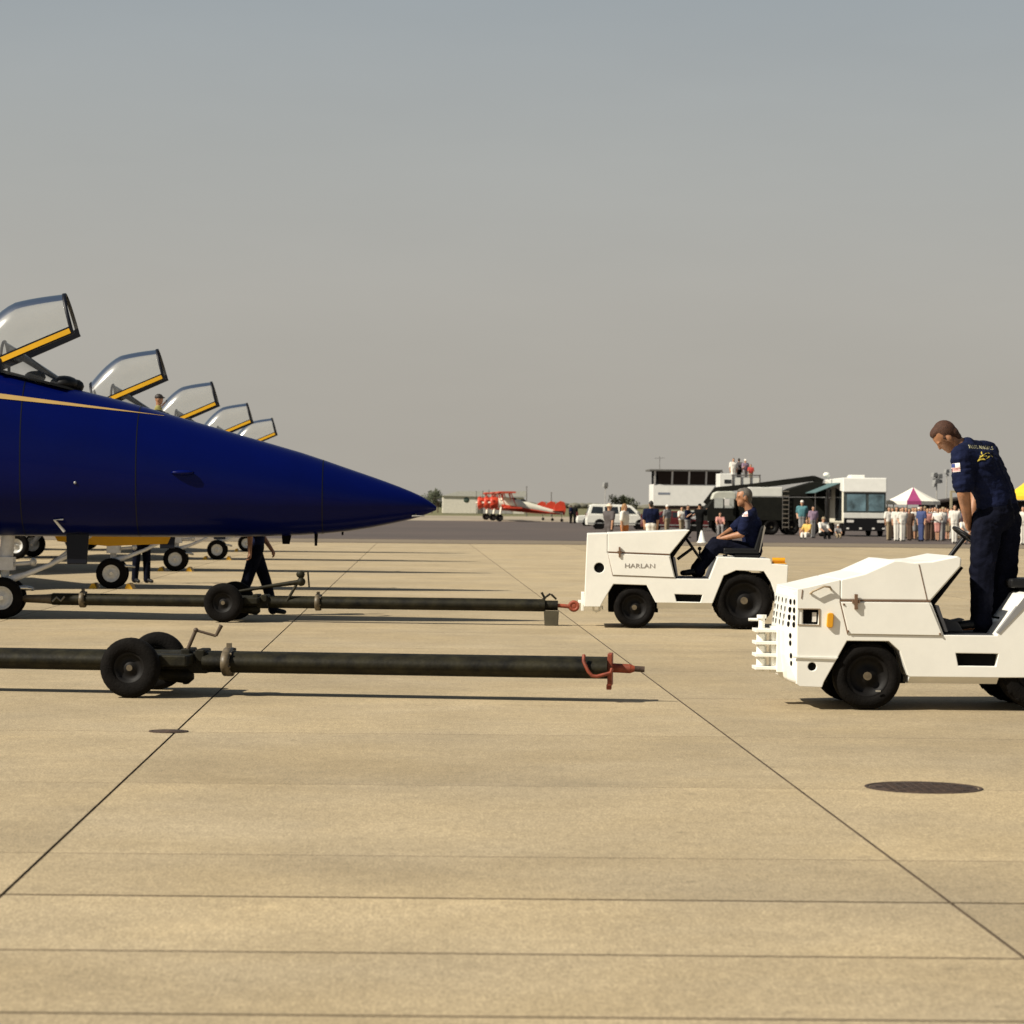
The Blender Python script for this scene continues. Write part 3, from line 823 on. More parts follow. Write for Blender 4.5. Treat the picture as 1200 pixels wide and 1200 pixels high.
def far_tractor():
    WD = 1.30
    t = thing('tow_tractor', 'far white tow tractor with square nose, joined to the far tow bar', 'tow tractor', (2.235, 36.05, 0), -0.06, 'white aircraft tow tractors', 1.012)
    body = MB()
    body.prism([(-.02, .275), (.19, .275), (.215, .33), (.36, .575), (.79, .565), (.91, .34), (1.65, .34), (1.68, .42), (1.79, .70), (1.95, .77), (2.31, .76), (2.40, .62), (2.45, .48), (2.46, .36), (2.60, .36), (2.62, .845), (2.41, .86), (2.39, .925), (1.71, .945), (1.60, .655), (1.165, .655), (1.09, .958), (.272, .985), (.272, 1.238), (.012, 1.228)], 0, WD)
    hole = MB(); hole.lathe([(-.1, .0005), (-.1, .066), (.12, .066), (.12, .0005)], (.172, 0, .785), 'Y', 24)
    pock = MB(); pock.prism([(1.155, .452), (1.515, .447), (1.49, .352), (1.18, .357)], -.1, .11)
    well1 = MB(); well1.prism([(.23, .1), (.2, .33), (.34, .59), (.80, .58), (.92, .34), (.92, .1)], .28, WD - .28)
    root = part('body', cut(body, [hole, pock], 'body'), WHITE, t, bevel=0.008)
    m = MB(); m.lathe([(.02, .0005), (.02, .066)], (.172, 0, .785), 'Y', 24); part('recess_shade', m, BLACKM, root)  # black disc painted as the shade inside the round hole
    m = MB(); m.prism([(1.155, .452), (1.515, .447), (1.49, .352), (1.18, .357)], .06, .105); part('recess_shade', m, BLACKM, root)  # black plug painted as the shade in the step pocket
    m = MB(); m.prism([(.276, .992), (1.083, .968), (1.09, .972), (1.345, 1.29), (.276, 1.242)], 0.0, WD); part('hood', m, WHITE, t, bevel=0.01)
    m = MB(); m.prism([(.285, .975), (1.075, .952), (1.148, .672), (.352, .695)], -.012, 0.004); sp = part('side_panel', m, WHITE, t, bevel=0.004)
    m = MB(); m.prism([(.285, .986), (1.075, .963), (1.075, .977), (.285, 1.0)], -.004, .01); m.prism([(.28, .98), (.288, .98), (.352, .69), (.344, .69)], -.006, .004); m.prism([(.345, .686), (1.15, .663), (1.15, .669), (.345, .692)], -.006, .004); part('seam_shade_strip', m, SEAM, t)  # dark strips painted as the shade in the panel seams
    m = MB(); latch(m, .435, .93, 1.06, -.02); part('latch', m, SEAM, sp)
    tm = text_mesh('HARLAN', 0.082, 0.002); lt = part('lettering', tm, mat('grey_print', (.30, .27, .24), .6), sp); lt.location = (.70, -.0145, .815); lt.rotation_euler = (math.radians(90), 0, 0); lt.scale = (1.25, 1, 1)
    m = MB(); m.prism_x([(.012, .34), (.08, .262), (WD - .08, .262), (WD - .012, .34)], .93, 1.64); part('sill', m, WHITE, t)
    # dash, steering wheel, levers
    m = MB(); m.prism([(1.10, .955), (1.345, 1.285), (1.375, 1.27), (1.135, .93)], .05, WD - .05); part('dash_panel', m, BLACKM, t)
    m = MB(); m.prism([(1.13, .93), (1.175, .68), (1.20, .68), (1.16, .93)], .02, WD - .02); m.box(1.18, 1.60, .05, WD - .05, .655, .662); part('footwell_lining', m, mat('dark_grey_footwell', (.05, .05, .055), .7), t)
    m = MB()
    sc, tilt = Vector((1.40, .40, 1.05)), math.radians(35)
    rg = []
    for k in range(25):
        a = 2 * math.pi * k / 24; rg.append(sc + Vector((math.cos(a) * .19 * math.sin(tilt) * -1, math.sin(a) * .19, math.cos(a) * .19 * math.cos(tilt))))
    m.tube(rg, .014, 8, caps=False); m.tube([sc, sc + Vector((-.2, 0, -.15))], .02, 8)
    for a in (.5, 2.6, 4.7): m.tube([sc, sc + Vector((-math.cos(a) * .19 * math.sin(tilt), math.sin(a) * .19, math.cos(a) * .19 * math.cos(tilt)))], .009, 6)
    part('steering_wheel', m, BLACK, t)
    m = MB(); m.tube([(1.50, .6, .66), (1.50, .6, 1.02)], .012, 8); m.ball((1.50, .6, 1.04), .028, 8, 6); part('gear_lever', m, BLACK, t)
    # seat
    m = MB(); m.box(1.80, 2.24, .36, .88, .985, 1.055); m.box(1.95, 2.28, .38, .86, .94, .985)
    part('seat', m, BLACK, t, bevel=0.02)
    m = MB(); m.prism([(2.19, 1.0), (2.26, .98), (2.335, 1.33), (2.31, 1.36), (2.285, 1.32)], .36, .88); part('seat_back', m, BLACK, t, bevel=0.015)
    m = MB(); m.prism([(2.265, 1.0), (2.275, 1.0), (2.35, 1.33), (2.33, 1.36)], .35, .37); part('seat_shell', m, mat('grey_seat_shell', (.22, .2, .17), .5), t)
    m = MB(); m.box(1.785, 1.84, .1, .2, .948, .972); m.box(1.93, 2.11, .04, .12, .94, .962); part('deck_fitting', m, BLACK, t)
    m = MB(); m.box(2.40, 2.60, .05, .16, .862, .875); m.tube([(2.42, .105, .905), (2.585, .105, .905)], .036, 12); part('amber_beacon', m, AMBER, t)
    # axle boxes and wheels
    m = MB(); m.box(.3, .95, .30, WD - .30, .2, .6); m.box(1.7, 2.4, .32, WD - .32, .25, .72); m.box(.9, 1.7, .35, WD - .35, .29, .5); part('chassis', m, BLACKM, t)
    for y in (.125, WD - .125):
        wheel(t, (.635, y, .272), .272, .21, rim=.62)
    for y in (.14, WD - .14):
        wheel(t, (2.06, y, .375), .375, .25, rim=.64, treads=26)
    m = MB(); m.tube([(.10, .3, .28), (.10, .3, .22), (.14, .3, .20), (.18, .3, .22), (.18, .3, .28)], .016, 8); m.tube([(.21, .3, .28), (.22, .3, .23)], .012, 8); part('tow_shackle', m, WHITE, t)
    m = MB(); m.box(-.06, -.02, .55, .75, .20, .45); m.box(-.10, -.06, .58, .72, .30, .34); part('hitch', m, WHITE, t, bevel=.005)
    return t


def near_tractor():
    WD = 1.24
    t = thing('tow_tractor', 'near white tow tractor with sloping perforated nose, a man standing on its deck', 'tow tractor', (2.995, 21.70, 0), 0.0, 'white aircraft tow tractors')
    body = MB()
    body.prism([(.03, .245), (.032, .205), (.06, .185), (.235, .18), (.25, .225), (.43, .552), (.765, .552), (.85, .475), (.915, .285), (.93, .27), (1.64, .27), (1.86, .272), (1.93, .42), (1.99, .62), (2.08, .76), (2.28, .78), (2.42, .62), (2.48, .40), (2.62, .40), (2.62, .88), (1.88, .945), (1.84, .93), (1.62, .605), (1.20, .605), (1.095, .868), (.372, .868), (.372, 1.041), (.109, .976), (.03, .962)], 0, WD)
    lamp = MB(); lamp.prism([(.045, .80), (.205, .80), (.20, .68), (.04, .683)], -.1, .10)
    hole = MB(); hole.lathe([(-.1, .0005), (-.1, .034), (.08, .034), (.08, .0005)], (.155, 0, .345), 'Y', 20)
    pock = MB(); pock.prism([(1.295, .462), (1.635, .460), (1.615, .36), (1.315, .362)], -.1, .11)
    bd = part('body', cut(body, [lamp, hole, pock], 'body'), WHITE, t, bevel=0.008)
    m = MB(); m.prism([(1.295, .462), (1.635, .460), (1.615, .36), (1.315, .362)], .06, .105); part('recess_shade', m, BLACKM, bd)  # black fillers paint the shade inside pocket, hole and lamp recess
    m = MB(); m.lathe([(.02, .0005), (.02, .034)], (.155, 0, .345), 'Y', 20); part('recess_shade', m, BLACKM, bd)
    m = MB(); m.prism([(.047, .798), (.203, .798), (.198, .682), (.042, .685)], .05, .095); part('recess_shade', m, BLACKM, bd)
    m = MB(); m.prism([(.155, .775), (.188, .775), (.186, .70), (.155, .70)], .02, .05); part('headlamp', m, LENS, bd)
    m = MB(); m.prism([(.036, .808), (.212, .808), (.212, .800), (.036, .800)], -.006, .004); m.prism([(.036, .682), (.212, .679), (.212, .671), (.036, .674)], -.006, .004); m.prism([(.203, .80), (.212, .80), (.212, .68), (.203, .68)], -.006, .004); part('lamp_frame', m, mat('brown_lamp_frame', (.30, .22, .14), .5), bd)
    m = MB(); m.prism([(.268, .765), (.28, .775), (.308, .775), (.322, .765), (.315, .665), (.305, .655), (.275, .655), (.262, .668)], -.028, .002); part('marker_lamp', m, AMBER, t, bevel=.008)
    m = MB(); m.prism([(.0, .415), (.34, .405), (.36, .42), (.0, .425)], -.012, .004); part('bumper_edge', m, WHITE2, bd)
    m = MB(); m.prism([(.374, .876), (1.09, .876), (1.096, .88), (1.33, 1.15), (1.335, 1.215), (1.30, 1.236), (1.10, 1.192), (.955, 1.182), (.90, 1.187), (.86, 1.195), (.80, 1.197), (.56, 1.088), (.374, 1.0415)], 0, WD); hd = part('hood', m, WHITE, t, bevel=.012)
    m = MB(); m.prism([(.378, .861), (1.078, .861), (1.185, .602), (.442, .608)], -.012, .004); sp = part('side_panel', m, WHITE, t, bevel=.004)
    m = MB(); m.prism([(.372, .868), (1.09, .868), (1.09, .879), (.372, .879)], -.004, .01); m.prism([(.366, .866), (.373, .866), (.437, .605), (.430, .605)], -.005, .004); m.prism([(1.06, .88), (1.066, .88), (.998, 1.165), (.992, 1.165)], -.004, .006); part('seam_shade_strip', m, SEAM, t)  # seam shade drawn as dark strips round hood and side panel
    m = MB(); m.prism([(.43, .604), (1.19, .598), (1.19, .602), (.43, .608)], -.005, .004); part('lower_seam_shade', m, mat('seam_shade_grey', (.35, .32, .27), .7), t)  # greyer strip drawn for the shade of the lower seam
    m = MB(); latch(m, .495, .805, .925, -.025); part('latch', m, SEAM, sp)
    m = MB()
    for x, z in ((.40, .842), (.435, .63), (1.165, .615)): m.ball((x, -.013, z), .009, 8, 6)
    part('screws', m, SEAM, sp)
    m = MB(); m.tube([(.135, -.002, .925), (.15, -.035, .945), (.24, -.035, .985), (.285, -.035, .98), (.30, -.002, .96)], .009, 8); part('grab_handle', m, mat('worn_handle', (.36, .28, .18), .5), bd)
    m = MB(); m.prism([(.068, .955), (.075, .955), (.068, .885), (.061, .885)], -.004, .01); part('seam_slit', m, SEAM, bd)
    m = MB(); m.prism_x([(.012, .27), (.09, .215), (WD - .09, .215), (WD - .012, .27)], .93, 1.64); part('sill', m, WHITE, t)
    # perforated nose: black discs paint the shade of vent holes on the plate
    nose = MB(); rings = []
    lv = ((.20, .02, .05), (.23, -.01, .03), (.42, -.035, .03), (.62, -.04, .03), (.90, -.005, .03), (.93, .015, .03))
    def nose_x(z):
        for (z0, a0, _), (z1, a1, _) in zip(lv[:-1], lv[1:]):
            if z0 <= z <= z1: return a0 + (a1 - a0) * (z - z0) / (z1 - z0)
        return lv[0][1]
    for z, xf, xs in lv:
        k = .004
        rings.append([(xs + .05, k, z + (.035 if z > .92 else 0)), (xs, k, z + (.03 if z > .92 else 0)), (xf, .22, z), (xf, WD - .22, z), (xs, WD - k, z + (.03 if z > .92 else 0)), (xs + .05, WD - k, z + (.035 if z > .92 else 0))])
    nose.loft(rings, caps=True, smooth=False)
    ns = part('nose', outward(nose.mesh('nose')), WHITE, t, bevel=.012)
    for z, cols in ((.855, (.28, .74)), (.79, (.28, .74)), (.73, (.26, .72)), (.675, (.26, .72)), (.585, (.50,)), (.525, (.50,)), (.425, (.45,)), (.365, (.45,))):
        xf = nose_x(z); d = Vector((xf - .03, .216, 0)); nn = Vector((-d.y, d.x, 0)).normalized()
        if nn.y > 0: nn = -nn
        for c in cols:
            p = Vector((.03, .004, z)) + d * c
            m = MB(); m.tube([p - nn * .02, p + nn * .004], .022, 12); part('vent_shade_disc', m, BLACKM, ns)
        if z > .6:
            for y in (.34, .56, .78, .95):
                m = MB(); m.tube([(xf - .004, y, z), (xf + .02, y, z)], .022, 12); part('vent_shade_disc', m, BLACKM, ns)
    # pintle rack
    pr = MB()
    for z in (.605, .505, .405, .300):
        pr.box(-.235, -.02, .50, .74, z - .014, z + .014)
    pr.box(-.10, -.02, .54, .70, .26, .64); pr.box(-.065, -.01, .46, .78, .27, .62)
    rk = part('hitch_plate', pr, WHITE, t, bevel=.004)
    m = MB(); m.tube([(-.172, .62, .27), (-.172, .62, .70)], .026, 10); m.tube([(-.172, .62, .70), (-.172, .62, .73)], .04, 10); m.tube([(-.172, .62, .69), (-.28, .62, .69)], .012, 8)
    for z in (.555, .455, .352): m.tube([(-.172, .62, z - .035), (-.172, .62, z + .02)], .042, 10)
    part('hitch_pin', m, WHITE, rk)
    # dash, column, floor, seat
    m = MB(); m.prism([(1.10, .87), (1.335, 1.155), (1.36, 1.14), (1.13, .84)], .05, WD - .05); part('dash_panel', m, BLACKM, t)
    m = MB(); m.prism([(1.13, .84), (1.21, .63), (1.235, .63), (1.16, .84)], .02, WD - .02); m.box(1.22, 1.60, .03, WD - .03, .605, .612); part('footwell_lining', m, mat('dark_grey_footwell', (.05, .05, .055), .7), t)
    m = MB(); m.prism([(1.215, .62), (1.42, .615), (1.37, .70), (1.26, .73)], .3, .55); m.prism([(1.27, .70), (1.40, .73), (1.43, .715), (1.29, .68)], .3, .42); part('pedal', m, mat('dark_grey_footwell', (.05, .05, .055), .7), t, bevel=.01)
    m = MB(); m.tube([(1.28, .92, 1.03), (1.54, .92, 1.37)], .02, 8)
    sc = Vector((1.56, .92, 1.38)); a1 = Vector((.18, 0, .26)).normalized(); bx = Vector((a1.z, 0, -a1.x))
    rg = [sc + (bx * math.cos(2 * math.pi * k / 24) + Vector((0, 1, 0)) * math.sin(2 * math.pi * k / 24)) * .13 for k in range(25)]
    m.tube(rg, .014, 8, caps=False)
    for a in (.3, 2.4, 4.5): m.tube([sc, sc + (bx * math.cos(a) + Vector((0, 1, 0)) * math.sin(a)) * .13], .009, 6)
    part('steering_wheel', m, BLACK, t)
    m = MB(); m.prism([(1.64, .62), (1.93, .93), (1.95, .93), (1.95, .96), (1.87, .96), (1.62, .63)], -.006, .05); part('step_guard', m, mat('grey_step', (.25, .25, .25), .6), t)
    m = MB(); m.box(1.80, 2.30, .36, .88, .975, 1.05); m.box(1.88, 2.2, .42, .82, .90, .975); part('seat', m, BLACK, t, bevel=.02)
    m = MB(); m.prism([(2.22, 1.0), (2.30, .98), (2.38, 1.34), (2.34, 1.38)], .36, .88); part('seat_back', m, BLACK, t, bevel=.015)
    m = MB(); m.tube([(1.74, 1.12, .93), (1.74, 1.12, 1.16), (1.80, 1.12, 1.19), (1.88, 1.12, 1.19), (1.88, 1.12, .94)], .016, 8); part('hand_rail', m, WHITE, t)
    m = MB(); m.box(2.40, 2.60, .05, .16, .90, .915); m.tube([(2.42, .105, .945), (2.585, .105, .945)], .036, 12); part('amber_beacon', m, AMBER, t)
    m = MB(); m.box(.32, .95, .30, WD - .30, .2, .6); m.box(1.7, 2.42, .32, WD - .32, .25, .74); m.box(.9, 1.7, .35, WD - .35, .24, .48); part('chassis', m, BLACKM, t)
    for y in (.125, WD - .125):
        w = wheel(t, (.605, y, .27), .27, .22, rim=.62)
    m = MB(); m.box(.66, .70, -.002, .006, .15, .162); part('balance_weight', m, CHROME, bd)
    for y in (.14, WD - .14):
        wheel(t, (2.015, y, .385), .385, .25, rim=.64, treads=26)
    return t


far_tractor()
near_tractor()


# ================================================================== people
def unit(v):
    return Vector(v).normalized()


def build_person(J, face, hair_m, shirt_m, trouser_m, label, voxel=0.011, skin=SKIN, shoe_m=BLACK, short_sleeve=True, shorts=False, hair='short', s=1.0, group=None, hands='fingers', shirt_r=1.0, name='person', look=None, girth=1.0):
    """J: joint positions. One continuous body; clothing and hair are its children."""
    J = {k: Vector(v) for k, v in J.items()}
    f = unit(face)                       # where the chest faces
    look = unit(look) if look else f     # where the head faces
    base = Vector((J['base'].x, J['base'].y, J['base'].z))
    J = {k: v - base for k, v in J.items()}
    B = MB()
    hc = J['head']
    hup = (hc - J['neck']).normalized()
    lk = (look - hup * look.dot(hup) * 0.55).normalized()
    side = lk.cross(hup).normalized(); hup2 = side.cross(lk).normalized()
    R = Matrix((lk, -side, hup2)).transposed()
    def H(a, b, c): return hc + R @ Vector((a, b, c)) * s
    B.ball(H(-.008, 0, .025), (.098 * s, .077 * s, .098 * s), 18, 12, R)       # skull
    B.ball(H(.028, 0, -.055), (.060 * s, .056 * s, .066 * s), 14, 10, R)       # face and jaw
    B.ball(H(.062, 0, -.095), (.026 * s, .030 * s, .022 * s), 10, 8, R)        # chin
    B.capsule(H(.086, 0, .005), .008 * s, H(.098, 0, -.028), .012 * s, 8)      # nose
    for q in (-1, 1):
        B.ball(H(-.010, q * .080, -.015), (.022 * s, .012 * s, .034 * s), 8, 8, R)   # ears
        B.capsule(H(.078, q * .018, .022), .014 * s, H(.070, q * .052, .020), .012 * s, 8)   # brow
    B.capsule(H(.078, -.022, -.066), .011 * s, H(.078, .022, -.066), .011 * s, 8)   # lips
    B.capsule(J['neck'] - hup * .02 * s, .062 * s, H(-.02, 0, -.05), .056 * s, 12)
    s0 = s; s = s * girth
    ch, wa, pe = J['chest'], J['waist'], J['pelvis']
    rt = unit(f.cross(Vector((0, 0, 1))))
    def torso(T, g):
        for q in (-1, 1):
            T.capsule(ch + rt * q * .085 * s, (.105 + g) * s, wa + rt * q * .055 * s, (.095 + g) * s, 14)
            T.capsule(J['neck'] - hup * .05 * s, (.055 + g) * s, J['shL' if q < 0 else 'shR'], (.062 + g) * s, 12)
            T.capsule(ch + rt * q * .06 * s, (.10 + g) * s, J['shL' if q < 0 else 'shR'], (.062 + g) * s, 12)
        T.capsule(ch, (.11 + g) * s, wa, (.105 + g) * s, 14)
        T.capsule(J['neck'] - hup * .03 * s, (.05 + g) * s, ch, (.11 + g) * s, 12)
    torso(B, 0)
    for q in (-1, 1):
        B.capsule(wa + rt * q * .05 * s, .095 * s, pe + rt * q * .06 * s, .105 * s, 12)
    for sd in 'LR':
        sh, el, ha = J['sh' + sd], J['el' + sd], J['ha' + sd]
        B.capsule(sh, .056 * s, el, .043 * s); B.capsule(el, .045 * s, ha, .029 * s)
        s = s0; d = unit(ha - el)
        n = unit(d.cross(rt)) if abs(d.dot(rt)) < .95 else f
        palm = ha + d * .055 * s
        acr = unit(d.cross(n))
        B.capsule(ha, .030 * s, palm - acr * .018 * s, .026 * s, 8); B.capsule(ha, .030 * s, palm + acr * .018 * s, .024 * s, 8)
        if hands:
            inw = J.get('grip' + sd, n)
            inw = unit(inw - d * inw.dot(d)) if (inw - d * inw.dot(d)).length > .05 else n
            acr = unit(d.cross(inw))
            for i, (o, l) in enumerate(((-.036, .062), (-.013, .074), (.011, .070), (.033, .056))):
                a = palm + acr * o * s + d * .012 * s; b = a + (d * .8 + inw * .6) * l * .45 * s; c = b + (d * .25 + inw) * l * .34 * s; e = c + (inw * .8 - d * .5) * l * .26 * s
                B.capsule(a, .0105 * s, b, .0098 * s, 8); B.capsule(b, .0098 * s, c, .009 * s, 8); B.capsule(c, .009 * s, e, .008 * s, 8)
            a = ha + d * .02 * s - acr * .028 * s; b = a + (-acr * .6 + d * .6 + inw * .5) * .04 * s; c = b + (d * .6 + inw * .8) * .03 * s
            B.capsule(a, .014 * s, b, .012 * s, 8); B.capsule(b, .012 * s, c, .010 * s, 8)
        s = s0 * girth
        hp, kn, an, to = J['hip' + sd], J['kn' + sd], J['an' + sd], J['to' + sd]
        B.capsule(hp, .080 * s, kn, .054 * s); B.capsule(kn, .056 * s, an, .038 * s)
        B.capsule(an - Vector((0, 0, .02)) * s, .034 * s, to, .026 * s)
    body = fuse('body', B, voxel)
    o = link(name, body, skin, None, base)
    tag(o, label, 'person', group)
    s = s0
    # hair
    Hm = MB()
    if hair == 'short':
        Hm.ball(H(-.026, 0, .034), (.092 * s, .080 * s, .096 * s), 16, 12, R); Hm.ball(H(-.065, 0, -.015), (.045 * s, .066 * s, .06 * s), 12, 8, R)
        Hm.ball(H(.015, 0, .085), (.066 * s, .058 * s, .040 * s), 12, 8, R); Hm.ball(H(-.062, 0, -.065), (.034 * s, .054 * s, .04 * s), 12, 8, R)
        for q in (-1, 1): Hm.capsule(H(.01, q * .068, .02), .016 * s, H(.005, q * .070, -.005), .010 * s, 8)
    elif hair == 'balding':
        Hm.ball(H(-.026, 0, .030), (.090 * s, .081 * s, .092 * s), 16, 12, R); Hm.ball(H(-.066, 0, -.03), (.044 * s, .066 * s, .062 * s), 12, 8, R); Hm.ball(H(-.062, 0, -.075), (.036 * s, .056 * s, .04 * s), 12, 8, R)
        Hm.ball(H(-.02, 0, .092), (.06 * s, .055 * s, .034 * s), 12, 8, R)
        for q in (-1, 1): Hm.capsule(H(.018, q * .070, .01), .014 * s, H(.012, q * .070, -.012), .010 * s, 8)
    elif hair == 'long':
        Hm.ball(H(-.02, 0, .035), (.098 * s, .088 * s, .10 * s), 14, 10, R); Hm.capsule(H(-.055, 0, 0), .085 * s, H(-.07, 0, -.16), .07 * s, 10)
    elif hair == 'cap':
        Hm.ball(H(-.008, 0, .05), (.106 * s, .088 * s, .085 * s), 14, 10, R); Hm.ball(H(.10, 0, .045), (.07 * s, .07 * s, .014 * s), 12, 6, R)
    elif hair == 'hat':
        Hm.ball(H(-.005, 0, .06), (.105 * s, .095 * s, .085 * s), 14, 10, R); Hm.ball(H(0, 0, .04), (.17 * s, .165 * s, .016 * s), 14, 6, R)
    part('hair' if hair not in ('cap', 'hat') else hair, fuse('hair', Hm, voxel, 1), hair_m, o)
    s = s0 * girth
    # shirt
    S = MB(); torso(S, .017 * shirt_r)
    for q in (-1, 1):
        S.capsule(wa + rt * q * .055 * s, .115 * s * shirt_r, pe + (wa - pe) * .45 + rt * q * .06 * s, .117 * s * shirt_r, 12)
    for sd in 'LR':
        sh, el, ha = J['sh' + sd], J['el' + sd], J['ha' + sd]
        cuff = sh.lerp(el, .80)
        if short_sleeve:
            S.capsule(sh, .077 * s, cuff, .070 * s)
        else:
            S.capsule(sh, .075 * s, el, .062 * s); S.capsule(el, .062 * s, ha, .043 * s)
    # collar
    S.capsule(J['neck'] - hup * .01 * s - f * .01 * s, .068 * s, J['neck'] - hup * .03 * s, .075 * s, 12)
    sm = fuse('shirt', S, voxel, 3, .009)
    so = part('shirt', sm, shirt_m, o)
    # trousers or shorts
    T = MB()
    for q, sd in ((-1, 'L'), (1, 'R')):
        hp, kn, an = J['hip' + sd], J['kn' + sd], J['an' + sd]
        T.capsule(wa.lerp(pe, .35) + rt * q * .055 * s, .112 * s, pe + rt * q * .055 * s, .122 * s, 12)
        T.capsule(pe + rt * q * .05 * s, .12 * s, hp, .108 * s, 12)
        if shorts:
            T.capsule(hp, .108 * s, hp.lerp(kn, .85), .092 * s, 12)
        else:
            T.capsule(hp, .104 * s, kn, .082 * s, 12); T.capsule(kn, .082 * s, an + Vector((0, 0, .02)), .068 * s, 12)
            T.capsule(an + Vector((0, 0, .03)), .070 * s, an - Vector((0, 0, .015)) * s, .072 * s, 12)
    part('shorts' if shorts else 'trousers', fuse('trousers', T, voxel, 3, .010, (7, 7, 9)), trouser_m, o)
    s = s0
    for sd in 'LR':
        an, to = J['an' + sd], J['to' + sd]
        G = MB(); dn = Vector((0, 0, -.03 * s))
        G.capsule(an + dn * .6, .045 * s, to + Vector((0, 0, .006)), .036 * s, 12); G.capsule(an + dn * .5 - unit(to - an) * .035 * s, .040 * s, an + dn * .3, .045 * s, 12)
        part('shoe', fuse('shoe', G, max(voxel, .010), 1), shoe_m, o)
    return o, sm, base


def decal(mesh_src, T, body_mesh, direction, off, name, m, parent):
    """lay a flat print on clothing: every vertex is dropped onto the cloth along a direction"""
    bv = BVHTree.FromPolygons([v.co.copy() for v in body_mesh.vertices], [tuple(p.vertices) for p in body_mesh.polygons])
    vs = []; miss = set()
    d = unit(direction)
    last = 0.5
    for v in mesh_src.vertices if hasattr(mesh_src, 'vertices') else mesh_src.v:
        co = v.co if hasattr(v, 'co') else Vector(v)
        p = T @ co
        hit = bv.ray_cast(p - d * .5, d)
        if hit[0] is not None: last = (hit[0] - (p - d * .5)).length
        else: miss.add(len(vs))
        vs.append((p - d * .5) + d * (last - off))
    fs = [tuple(p.vertices) for p in mesh_src.polygons] if hasattr(mesh_src, 'polygons') else mesh_src.f
    fs = [f for f in fs if not any(i in miss for i in f)]
    me = bpy.data.meshes.new(name); me.from_pydata([tuple(v) for v in vs], [], fs); me.update()
    return part(name, me, m, parent)


def grid(w, h, n=8):
    m = MB(); vs = [((i / n - .5) * w, (j / n - .5) * h, 0) for j in range(n + 1) for i in range(n + 1)]
    m.add(vs, [(j * (n + 1) + i, j * (n + 1) + i + 1, (j + 1) * (n + 1) + i + 1, (j + 1) * (n + 1) + i) for j in range(n) for i in range(n)])
    return m


def frame(origin, xdir, ydir):
    x = unit(xdir); y = unit(Vector(ydir) - x * Vector(ydir).dot(x)); z = x.cross(y)
    M = Matrix((x, y, z)).transposed().to_4x4(); M.translation = origin
    return M


PRINT_Y = mat('yellow_print', (.62, .48, .06), .7, var=.15)
PATCH_W = mat('white_patch', (.75, .68, .64), .7, var=.05)
PATCH_R = mat('red_patch_stripes', (.45, .06, .06), .7)
PATCH_B = mat('blue_patch_field', (.03, .05, .2), .7)

# the man standing on the near tractor, bending to the left over the steering wheel
YM = 22.25
def M_(px, py, dy=0.0): return at(px, py, YM + dy)
deck = 0.612
J = dict(base=Vector((at(1150, 740, YM).x, YM, deck)), head=M_(1108, 512, -.02), neck=M_(1129, 524, 0), shL=M_(1128, 535, -.19), shR=M_(1156, 530, .17), chest=M_(1149, 546, 0), waist=M_(1166, 579, 0), pelvis=M_(1170, 602, 0),
         elL=M_(1129, 577, -.22), haL=M_(1134, 609, -.08), elR=M_(1146, 572, .24), haR=M_(1138, 609, .14), hipL=M_(1157, 612, -.085), knL=M_(1151, 668, -.09), anL=M_(1150, 729, -.10), toL=M_(1110, 740, -.16), hipR=M_(1178, 610, .09), knR=M_(1178, 668, .10), anR=M_(1168, 731, .10), toR=M_(1132, 740, .06))
for k in ('toL', 'toR'): J[k].z = deck + .035
for k in ('anL', 'anR'): J[k].z = deck + .085
man, shirt_me, mb_ = build_person(J, (-.86, .5, 0), HAIRB, CLOTHN, CLOTHT, 'man in navy short-sleeved uniform bending forward, standing on the near tractor', voxel=.0085, hair='short', s=1.03, girth=1.22, look=(-.80, .10, -.62))
shirt_obj = [c for c in man.children if c.name.startswith('shirt')][0]
away = Vector((0, 1, 0))
decal(text_mesh('BLUE ANGELS', .042, 0.0), frame(M_(1153, 524, -.2) - mb_, Vector((1, 0, -.02)), Vector((.2, 0, 1))), shirt_me, away, .006, 'back_lettering', mat('pale_print', (.45, .42, .25), .7), shirt_obj)
wing_m = MB()
for dx, dz in ((.03, .01), (-.01, -.005), (.05, -.025), (-.035, -.03)):
    vs = [(dx - .035, dz - .012, 0), (dx + .0, dz - .004, 0), (dx + .04, dz - .014, 0), (dx + .006, dz + .036, 0)]
    wing_m.add(vs, [(0, 1, 3), (1, 2, 3)])
decal(wing_m, frame(M_(1152, 533, -.2) - mb_, Vector((1, 0, .25)), Vector((-.25, 0, 1))), shirt_me, away, .006, 'back_emblem', PRINT_Y, shirt_obj)
def flag_patch(c, xdir, ydir, d, me, parent, w=.075, h=.07):
    decal(grid(w, h), frame(c, xdir, ydir), me, d, .004, 'sleeve_patch', PATCH_W, parent)
    T = frame(c, xdir, ydir)
    decal(grid(w * .42, h * .45, 4), T @ Matrix.Translation((-w * .26, h * .25, 0)), me, d, .006, 'patch_field', PATCH_B, parent)
    for k in range(3):
        decal(grid(w * .92, h * .07, 4), T @ Matrix.Translation((0, -h * (.08 + k * .15), 0)), me, d, .006, 'patch_stripe', PATCH_R, parent)
flag_patch(M_(1120, 548, -.25) - mb_, (1, 0, .1), (-.1, 0, 1), (.25, 1, 0), shirt_me, shirt_obj)

